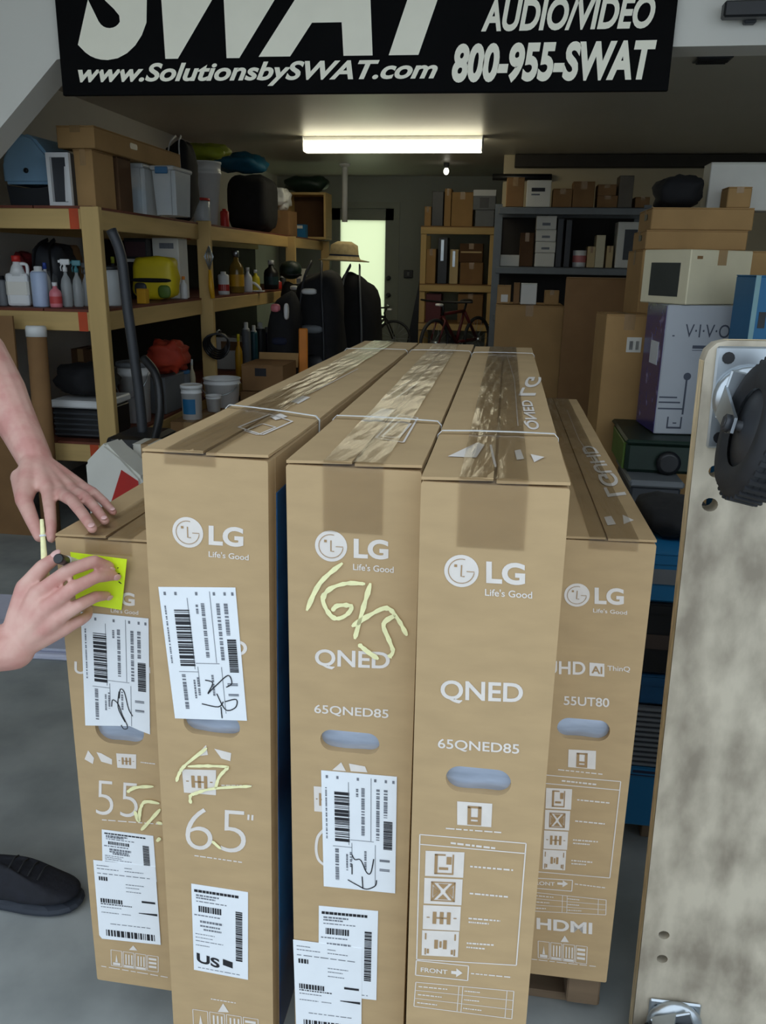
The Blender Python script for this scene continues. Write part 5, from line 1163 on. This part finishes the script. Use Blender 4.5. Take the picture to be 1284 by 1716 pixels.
def bike(label, wc, wr_px, Y, yaw, m, second=True):
    c = P(wc[0], wc[1], Y); r = P(wc[0]+wr_px, wc[1], Y).x-c.x
    t = thing('bicycle', label, 'bicycle', (c.x, Y, BZ), yaw, 'bicycles at the back'); z = r+.0; 
    L = r*3.1
    for wx in (0, L):
        bm = nb(); tube(bm, [(wx+r*.93*math.cos(a),0,z+r*.93*math.sin(a)) for a in [2*math.pi*k/36 for k in range(36)]], r*.075, 8, closed=True); w_ = obj('wheel', bm, RUBBER, t)
        bm = nb()
        for k in range(16):
            a = 2*math.pi*k/16; tube(bm, [(wx,0.02*(-1)**k,z),(wx+r*.88*math.cos(a),0,z+r*.88*math.sin(a))], r*.008, 4)
        obj('spokes', bm, STEEL, w_); bm = nb(); lathe(bm, [(r*.08,-.04),(r*.08,.04)], 10, Matrix.Translation((wx,0,z)) @ Matrix.Rotation(math.pi/2,4,'X')); obj('hub', bm, STEEL, w_)
    A = Vector((r*.55,0,z+r*1.35)); B = Vector((L*.5,0,z*.95)); Cc = Vector((L*.66,0,z+r*1.25)); Rr = Vector((L,0,z)); hd = Vector((r*.5,0,z+r*1.1))
    bm = nb()
    for a,b in ((hd,B),(A+Vector((0,0,-.04)),Cc),(B,Cc),(B,Rr),(Cc,Rr)): tube(bm, [a,b], r*.07, 8)
    obj('frame', bm, m, t)
    bm = nb()
    for s in (-1,1): tube(bm, [(0,s*.05,z),(r*.4,s*.05,z+r*.9),(r*.5,0,z+r*1.1)], r*.04, 6)
    obj('fork', bm, m, t)
    bm = nb(); tube(bm, [hd, A, A+Vector((-.02,0,r*.3))], r*.05, 8); tube(bm, smooth_path([A+Vector((-.02+.06,-.3,r*.35)),A+Vector((-.02,-.12,r*.32)),A+Vector((-.02,.12,r*.32)),A+Vector((.04,.3,r*.35))],4), r*.045, 8); obj('handlebar', bm, BLACKP, t)
    bm = nb(); tube(bm, [Cc, Cc+Vector((.03,0,r*.35))], r*.05, 8); ellipsoid(bm, Cc+Vector((.03,0,r*.42)), (r*.42,r*.2,r*.09)); obj('saddle', bm, BLACKP, t)
    bm = nb(); lathe(bm, [(r*.3,-.03),(r*.3,-.025)], 20, Matrix.Translation(B) @ Matrix.Rotation(math.pi/2,4,'X')); tube(bm, [B+Vector((0,-.04,0)),B+Vector((.08,-.06,-r*.45))], r*.03, 6); tube(bm, [B+Vector((0,.04,0)),B+Vector((-.08,.06,r*.45))], r*.03, 6); obj('crank', bm, DGREY, t)
    bm = nb(); box(bm, (r*.25,0,z+r*1.55), (r*.25,.06,r*.1), bev=.006); obj('lamp', bm, WHITEP, t)
    return t
BZ = .42
t = thing('low_platform', 'low wooden platform carrying the bicycles at the back', 'platform', (-.95,8.15,0))
for k in range(5):
    bm = nb(); box(bm, (0,-.6+.3*k,BZ-.012), (1.5,.29,.022), bev=.002); obj('plank', bm, PALW, t)
for x in (-.7,0,.7):
    bm = nb(); box(bm, (x,0,(BZ-.024)/2), (.06,1.4,BZ-.024), bev=.003); obj('runner', bm, PALW, t)
bike('black bicycle whose front wheel shows below the back door', (660,562), 30, 8.55, 3.05, BLACKP)
bike('dark red bicycle in front of the back wooden shelf', (728,578), 40, 7.75, 1.0, mat('dark_red_paint', S(86,24,28), .4))
t = thing('dark_panel', 'dark flat panel leaning on the back wall right of the door', 'panel', (P(690,580,9.6).x,9.75,0)); hz = P(702,460,9.9).z
bm = nb(); prism(bm, [(-.16,0),(.13,0),(.13,hz),(.06,hz*.985)], .03, Matrix.Rotation(-.03,4,'X')); obj('panel', bm, BLACKP, t); bm = nb(); box(bm, (.13,.012,hz/2), (.02,.05,hz), Matrix.Rotation(-.03,4,'X')); obj('edge_strip', bm, DGREY, t)

# ================================================================ wooden shelf by the back wall
YW = 9.1; xa = P(706,380,YW).x; xb = P(832,380,YW).x; ztop = P(750,379,YW).z; zm2 = P(750,476,YW).z; zl2 = P(750,541,YW).z
t = thing('wooden_rack', 'yellowish timber rack against the back wall, left of the steel rack', 'shelf', (xa,YW,0))
for x in (.03, xb-xa-.03):
    for y in (.0,.5):
        bm = nb(); box(bm, (x,y+.02,(ztop-.08)/2), (.06,.04,ztop-.08), bev=.003); obj('post', bm, PINE, t)
for zz in (ztop, zm2, zl2):
    bm = nb(); box(bm, ((xb-xa)/2,.0,zz-.045), (xb-xa,.04,.07), bev=.003); obj('rail', bm, PINEH, t)
    bm = nb(); box(bm, ((xb-xa)/2,.26,zz-.006), (xb-xa,.56,.012)); obj('deck_board', bm, CARD3, t)
bk = [('slim tan carton at the left end of the timber rack top',712,723,346,0,CARD2),('tall black case on the timber rack top',725,744,320,0,BLACKP),('slim tall tan carton beside the black case',746,757,316,0,CARD2),('wide amber carton on the timber rack top',758,794,322,0,CARD2),
 ('grey metal case at the right end of the timber rack top',797,829,352,0,GREYP),
 ('tan carton at the left of the timber rack middle tier',715,731,417,1,CARD2),('tall black case with a silver stripe on the timber rack middle tier',735,751,398,1,BLACKP),('narrow tan carton right of the silver striped case',755,769,418,1,CARDL),
 ('lower flat brown carton of the pair on the timber rack middle tier',772,810,440,1,CARD3),('dark red bin on the timber rack lower tier',714,740,492,2,mat('dark_red_bin', S(92,28,30), .5)),('brown carton on the timber rack lower tier',768,810,492,2,CARD3)]
for lb,x0,x1,yt,lv,mm in bk:
    zz = (ztop,zm2,zl2)[lv]+.001; tt, ii = carton(lb, x0, x1, yt, YW+.03, .3, zz, mm, tape=(mm in (CARD2,CARD3,CARDL)), stick=(((.3,.05,.6,.5,STEEL),) if 'silver stripe' in lb else None))
    if 'lower flat' in lb: carton('upper flat brown carton of the pair on the timber rack middle tier', 771, 810, 408, YW+.03, .3, top_of(ii)+.002, CARDD, stick=((.05,.42,.95,.5,CARDL),))
    if 'right end' in lb: carton('white topped grey device on the grey metal case', 794, 832, 318, YW+.03, .26, top_of(ii)+.002, GREYP, tape=False, stick=((.0,.0,1,.3,WHITEP),(.3,.4,.7,.9,BLACKP)), name='device', cat='device')

# ================================================================ steel rack
YR = 7.3; xa = P(836,350,YR).x; xb = P(1086,350,YR).x; zr = [P(950,y,YR).z for y in (347,448)]+[P(950,528,YR).z, .12]
t = thing('steel_rack', 'grey boltless steel rack with black shelves full of small boxes', 'shelf', (xa,YR,0))
for x in (0, xb-xa):
    for y in (0,.5):
        bm = nb(); s = 1 if x == 0 else -1
        box(bm, (x+s*.002,y,(zr[0]+.02)/2), (.058,.006,zr[0]+.02)); box(bm, (x-s*.026,y+(.02 if y == 0 else -.02),(zr[0]+.02)/2), (.006,.04,zr[0]+.02)); obj('upright', bm, RACKM, t)
for zz in zr:
    bm = nb(); box(bm, ((xb-xa)/2,-.002,zz-.032), (xb-xa,.02,.055), bev=.004); box(bm, ((xb-xa)/2,.5,zz-.032), (xb-xa,.02,.055), bev=.004); obj('beam', bm, RACKM, t)
    bm = nb(); box(bm, ((xb-xa)/2,.25,zz-.006), (xb-xa-.01,.47,.012)); obj('shelf_panel', bm, DGREY, t)
bm = nb(); box(bm, ((xb-xa)/2,.515,zr[0]*.5+.05), (xb-xa,.008,zr[0]-.16)); obj('darkening_sheet', bm, mat('darkening_sheet_brown', S(34,30,28), .8), t)  # added dark sheet; blackens the gaps where the lit beige wall would show
rk = [('leaning brown carton at the left of the steel rack top',850,880,297,0,CARD3,None),('white box with dark lettering on the steel rack top',884,925,302,0,WHITEC,((.2,.28,.75,.42,INKB),(.2,.5,.55,.56,INKG))),('low brown carton right of the lettered white box on the steel rack top',928,960,316,0,CARD3,None),('taller brown carton in the middle of the steel rack top',962,998,304,0,CARD3,None),
 ('lower of the two small stacked cartons on the steel rack top',1002,1036,328,0,CARD3,None),('grey brown carton toward the right of the steel rack top',1040,1064,294,0,mat('grey_card', S(112,104,92), .7),None),('last low carton at the right end of the steel rack top',1066,1090,330,0,CARD3,None),
 ('small white box at the left of the steel rack middle shelf',839,871,427,1,WHITEC,None),('dark brown carton behind the white stack',873,896,390,1,CARDD,None),
 ('lowest of the four stacked white boxes on the steel rack',897,930,424,1,WHITEC,None),('slim black case left of its twin on the steel rack',936,946,366,1,BLACKP,None),('slim black case right of its twin on the steel rack',950,960,368,1,BLACKP,None),
 ('small beige carton left of the pale tall one on the steel rack',986,999,413,1,CARDL,None),('pale beige carton in the row of the steel rack',1001,1016,394,1,CREAM,None),('tan carton beside the white box with a dark oval',1018,1029,412,1,CARDL,None),('white box with a dark rounded window at the right of the steel rack',1037,1078,372,1,WHITEC,((.3,.16,.82,.82,DGREY),))]
for lb,x0,x1,yt,lv,mm,st in rk:
    tt, ii = carton(lb, x0, x1, yt, YR+.04, .22, zr[lv]+.001, mm, tape=(st is None and mm in (CARD3,CARDL,CARDD)), stick=st)
    if lb.startswith('lower of'): carton('upper of the two small stacked cartons on the steel rack top', 1003, 1034, 309, YR+.05, .2, top_of(ii)+.002, CARD3)
    if lb.startswith('lowest of'):
        zz = top_of(ii)+.002
        for k,(yt2,nm) in enumerate(((405,'second from the bottom'),(385,'third from the bottom'),(362,'topmost'))):
            _, i5 = carton(f'{nm} of the four stacked white boxes on the steel rack', 898+k, 932+k, yt2, YR+.04, .2, zz, WHITEC, tape=False, stick=((.3,.5,.7,.7,INKG),)); zz = top_of(i5)+.002
t = thing('mug', 'white mug with red print on the steel rack', 'mug', (P(970,445,YR+.1).x,YR+.1,zr[1]+.001), 1.3); hh = P(970,420,YR+.1).z-zr[1]
bm = nb(); lathe(bm, [(.05,0),(.055,.01),(.057,hh),(.05,hh),(.047,.012)], 20); obj('body', bm, WHITEP, t); bm = nb(); tube(bm, smooth_path([(.055,0,hh*.25),(.09,0,hh*.4),(.09,0,hh*.7),(.055,0,hh*.82)],4), .007, 8); obj('handle', bm, WHITEP, t); bm = nb(); lathe(bm, [(.0575,hh*.3),(.0578,hh*.7)], 20, caps=False); obj('print_band', bm, mat('pink_print', S(200,120,120), .5), t)
t = thing('wall_pole', 'long dark pole mounted on the beige wall above the steel rack', 'pole', (P(875,297,YP-.04).x,YP,P(875,297,YP-.04).z)); w = P(945,297,YP).x-P(846,297,YP).x
bm = nb(); tube(bm, [(-w/2,-.04,0),(w/2,-.04,0)], .03, 10); obj('pole', bm, BLACKP, t)
for s in (-1,1):
    bm = nb(); box(bm, (s*w*.4,-.02,0), (.03,.04,.05)); obj('bracket', bm, DGREY, t)

# ================================================================ large cartons at the right
_, iA = carton('large tan carton in front of the steel rack, lower than its neighbour', 831, 946, 512, 5.6, .5, 0, CARD2); za = top_of(iA)+.002
carton('small tan carton with a white panel on the large tan carton', 834, 857, 478, 5.72, .12, za, CARD2, tape=False, stick=((.3,.5,.8,.9,WHITEC),)); carton('slim brown carton on the large tan carton beside the white box', 862, 872, 474, 5.75, .12, za, CARD3, tape=False)
carton('small white box standing on the large tan carton', 874, 901, 475, 5.72, .12, za, WHITEC, tape=False); carton('little low carton at the right end of the large tan carton', 914, 938, 487, 5.72, .12, za, CARD2)
carton('tallest brown carton, between the large tan carton and the stacked goods', 954, 1066, 466, 5.2, .34, 0, CARD3, yaw=-.10)
carton('tall narrow tan carton with a barcode label before the brown carton', 1012, 1092, 527, 3.98, .22, 0, CARD2, yaw=.12, stick=((.48,.09,.80,.15,WHITEC),(.54,.105,.62,.14,INKG),(.68,.105,.75,.14,INKG)))
_, iD = carton('wide tan carton behind the white carton with the dark window', 1078, 1330, 420, 4.25, .5, 0, CARD2)
_, iF = carton('lower of the two flat tan cartons stacked high at the right', 1084, 1255, 386, 4.28, .42, top_of(iD)+.002, CARD2, hole=True)
_, iG = carton('upper of the two flat tan cartons stacked high at the right', 1094, 1266, 348, 4.3, .40, top_of(iF)+.002, CARD2, hole=True); zg = top_of(iG)+.002
bag('black rounded bag on the flat cartons', 1108, 1192, 288, 4.36, .3, zg, BLACK, .7, .25, seed=41)
carton('small brown carton on the flat cartons before the big white box', 1222, 1262, 313, 4.33, .14, zg, CARD2)
carton('big white box high at the right edge', 1193, 1330, 272, 4.52, .16, zg, WHITEC, tape=False)
carton('small maroon patterned box at the right edge of the flat cartons', 1263, 1284, 318, 4.34, .1, zg, mat('maroon_card', S(120,60,58), .6, var=.4, scale=40), tape=False) if False else None
# right hand stack on the floor: plinth, grey tray, green tub, upright printed box, white carton
YV = 3.62
zb = P(1150,728,YV).z
_, iP = carton('dark brown carton at the foot of the right hand stack', 1052, 1175, 872, 3.3, .5, 0, CARDD)
z_ = top_of(iP)+.002
cx, w, h = span(1056, 1150, 808, 3.35, z_); t = thing('storage_tray', 'grey plastic tray under the dark green tub', 'tray', (cx,3.58,z_))
bm = nb(); box(bm, (0,0,h*.4), (w*.92,.4,h*.8), bev=.01); obj('body', bm, DGREY, t); bm = nb(); box(bm, (0,0,h*.9), (w,.44,h*.2), bev=.008); obj('rim', bm, GREYP, t); z_ += h+.002
cx, w, h = span(1052, 1180, 728, 3.45, z_); h = zb-.004-z_; t = thing('storage_tub', 'dark green tub under the upright purple and grey box', 'tub', (cx,3.72,z_))
bm = nb(); box(bm, (0,0,h*.45), (w*.95,.46,h*.9), bev=.015); obj('body', bm, GREEN, t); bm = nb(); box(bm, (0,0,h*.93), (w,.5,h*.14), bev=.01); obj('lid', bm, GREEN, t)
bm = nb(); box(bm, (-w*.482,-.02,h*.45), (.012,.36,h*.8), bev=.003); obj('side_panel', bm, GREENL, t)
bm = nb(); lathe(bm, [(.05,0),(.05,.012),(.035,.02)], 20, Matrix.Translation((w*.1,-.24,h*.35)) @ Matrix.Rotation(math.pi/2,4,'X')); obj('round_latch', bm, BLACKP, t)
# upright product box: purple film side and pale printed face, turned a little
pl = P(1082,560,YV+.2); pc = P(1118,560,YV); prr = P(1247,560,YV+.06)
cx, w, h = span(1112, 1246, 512, YV, zb); yaw = .10; dv = .30
t = thing('product_box', 'upright pale grey box lettered VIVO with a purple film wrapped side', 'box', (cx,YV+dv/2,zb), yaw)
bm = nb(); box(bm, (0,0,h/2), (w,dv,h), bev=.004); obj('body', bm, mat('pale_grey_card', S(176,180,186), .6, var=.04), t)
bm = nb(); box(bm, (-w/2-.001,0,h/2), (.0016,dv-.006,h-.006)); obj('purple_side', bm, PURPLE, t)
bm = nb(); box(bm, (-w/2-.003,-dv*.1,h*.62), (.0016,dv*.4,h*.18)); obj('side_label', bm, PAPER, t)
fb = nb(); yf = -dv/2-.0012
def ftext(s, u0, v0, u1, v1, bold): 
    vs, fs, asp = text_mesh(s, bold, 0); addmesh(fb, [Vector((-w/2+w*(u0+(u1-u0)*x), yf, h-h*(v1+(v0-v1)*y))) for x,y,z_0 in vs], fs)
ftext('V·I·V·O', .26, .14, .84, .24, .0); INKS = mat('slate_ink', S(72,78,92), .6); obj('brand_print', fb, INKS, t); fb = nb()
def frect(u0,v0,u1,v1): addmesh(fb, [(-w/2+w*u,yf,h-h*v) for u,v in ((u0,v0),(u1,v0),(u1,v1),(u0,v1))], [(0,1,2,3)])
frect(.10,.225,.13,.235); frect(.38,.30,.60,.325); frect(.38,.335,.62,.34)
for v in (.70,.74,.79): frect(.02,v,.26+(v-.7)*1.2,v+.012)
frect(.16,.86,.18,.95); frect(.16,.94,.36,.955); frect(.34,.86,.36,.95); frect(.24,.905,.29,.915)
for k in range(14):
    a0 = 2*math.pi*k/14; a1 = 2*math.pi*(k+1)/14; addmesh(fb, [(-w/2+w*.36,yf,h*.46),(-w/2+w*.36+.016*math.cos(a0),yf,h*.46+.016*math.sin(a0)),(-w/2+w*.36+.016*math.cos(a1),yf,h*.46+.016*math.sin(a1))], [(0,1,2)])
frect(.345,.56,.37,.84)
stuff(obj('face_print', fb, INKS, t))
zt_ = zb+h+.002
# white carton with a dark window, turned so both faces show
c0 = P(1150,500,YV-.02); cx = (P(1085,470,YV+.1).x+P(1250,470,YV+.2).x)/2; hh = P(1160,418,YV).z-zt_
t = thing('window_carton', 'white carton with a dark square window, resting on the upright grey box', 'box', (cx,YV+.18,zt_), .62)
wa, wb = .36, .26
bm = nb(); box(bm, (0,0,hh/2), (wa,wb,hh), bev=.004); obj('body', bm, CREAM, t)
bm = nb(); box(bm, (-wa/2-.001,0.0,hh*.45), (.002,wb*.62,hh*.62)); obj('window', bm, mat('window_grey', S(64,66,62), .4), t)
bm = nb(); box(bm, (0,0,hh+.0008), (.05,wb+.002,.0014)); box(bm, (0,-wb/2-.0008,hh-.03), (.05,.0014,.06)); obj('tape', bm, TAPE2, t)
bm = nb(); box(bm, (-wa*.36,-wb/2-.001,hh*.86), (.03,.0016,.012)); obj('tab', bm, CARD3, t)
# blue box far right
carton('blue product box with a black mark behind the platform truck top', 1262, 1350, 462, 3.34, .2, 0.0, BLUEC, yaw=.10, tape=False, stick=((.0,.0,.10,1,mat('pale_teal', S(130,170,176), .5)),(.16,.10,.30,.145,BLACKP)))

# ---- stack in the gap between the short right carton and the platform truck
YG = 1.78
t = thing('flat_pallet', 'low dark wooden skid under the blue boxes behind the platform truck', 'pallet', (P(1085,1560,YG).x+.14, YG+.2, 0))
for k in range(4):
    bm = nb(); box(bm, (0,-.17+.115*k,.085), (.40,.09,.018), bev=.002); obj('top_plank', bm, PALW, t)
for x in (-.16,0,.16):
    bm = nb(); box(bm, (x,0,.038), (.06,.42,.074), bev=.003); obj('runner', bm, PALW, t)
x0 = 1043; zc = .096
cx, w, h = span(x0, x0+215, 1545, 1.66, zc)
def gap_item(label, yt, m, name, cat, z0, x0=1043, x1=1330, Y=1.68, d=.34, slats=False, stick=None, lid=None):
    cx, w, h = span(x0, x1, yt, Y, z0); t = thing(name, label, cat, (cx, Y+d/2, z0), 0)
    bm = nb(); box(bm, (0,0,h/2), (w,d,h-.001), bev=.006); obj('body', bm, m, t)
    if slats:
        n = max(4,int(h/.012))
        for k in range(n):
            bm = nb(); box(bm, (0,-d/2-.002,h*(k+.5)/n), (w*.96,.005,h/n*.45)); obj('louvre', bm, slats, t)
    else:
        bm = nb(); box(bm, (0,0,h+.0005), (w+.004,d+.004,.003)); box(bm, (0,-d/2-.001,h-.012), (w*.98,.003,.02)); obj('lid', bm, lid or m, t)
    for (u0,v0,u1,v1,mm) in (stick or ()):
        bm = nb(); box(bm, (-w/2+w*(u0+u1)/2,-d/2-.002,h-h*(v0+v1)/2), (w*(u1-u0),.002,h*(v1-v0))); obj('printed_panel', bm, mm, t)
    return z0+h+.003
z = zc
z = gap_item('thin pale grey tray under the largest blue box', 1548, GREYP, 'tray', 'tray', z) if P(1100,1548,1.68).z > z+.01 else z
z = gap_item('largest blue box in the stack behind the platform truck', 1296, BLUEC, 'blue_box', 'box', z, stick=((.06,.05,.22,.09,NAVY),(.04,.12,.28,.135,NAVY)))
z = gap_item('grey louvred unit between two blue boxes behind the platform truck', 1193, DGREY, 'louvred_unit', 'appliance', z, slats=GREYP, x0=1058)
z = gap_item('flat dark blue box above the grey louvred unit', 1142, mat('deep_blue_card', S(16,72,112), .5), 'blue_box', 'box', z, x0=1072)
z = gap_item('black case in the stack behind the platform truck', 1020, BLACKP, 'black_case', 'case', z, x0=1078, stick=((.03,.42,.3,.62,mat('dull_brown_print', S(64,52,46), .6)),))
z = gap_item('flat blue box with a grey band high in the stack behind the platform truck', 935, BLUEC, 'blue_box', 'box', z, x0=1092, stick=((.0,.3,.5,.6,GREYP),))
bag('black rounded bag on top of the stack behind the platform truck', 1085, 1215, 862, 1.75, .24, z, BLACK, .7, .2, seed=44)

# more dark goods crowding the aisle between the shelf and the backpack
bag('black helmet bag behind the dark patched bag', 462, 512, 472, 6.75, .3, 0, BLACK, .6, .25, None, None, seed=62, patches=((.6,.04,.25,.03,WHITEP),(.3,.15,.2,.05,TAN)))
bag('black jacket bundle hanging low right of the tall black duffel', 600, 636, 520, 7.0, .2, 0, BLACK, .6, .3, None, None, seed=63) if False else None
t = thing('helmet', 'dark green helmet on the aisle bags before the white carton', 'helmet', (P(487,492,6.9).x,6.92,P(487,472,6.75).z+.03))
bm = nb(); ellipsoid(bm, (0,0,.06), (.09,.1,.075), None, 18, 12, .9); obj('shell', bm, GREEN, t); bm = nb(); lathe(bm, [(.088,.012),(.094,.02),(.09,.03)], 20, caps=False); obj('rim', bm, BLACKP, t)
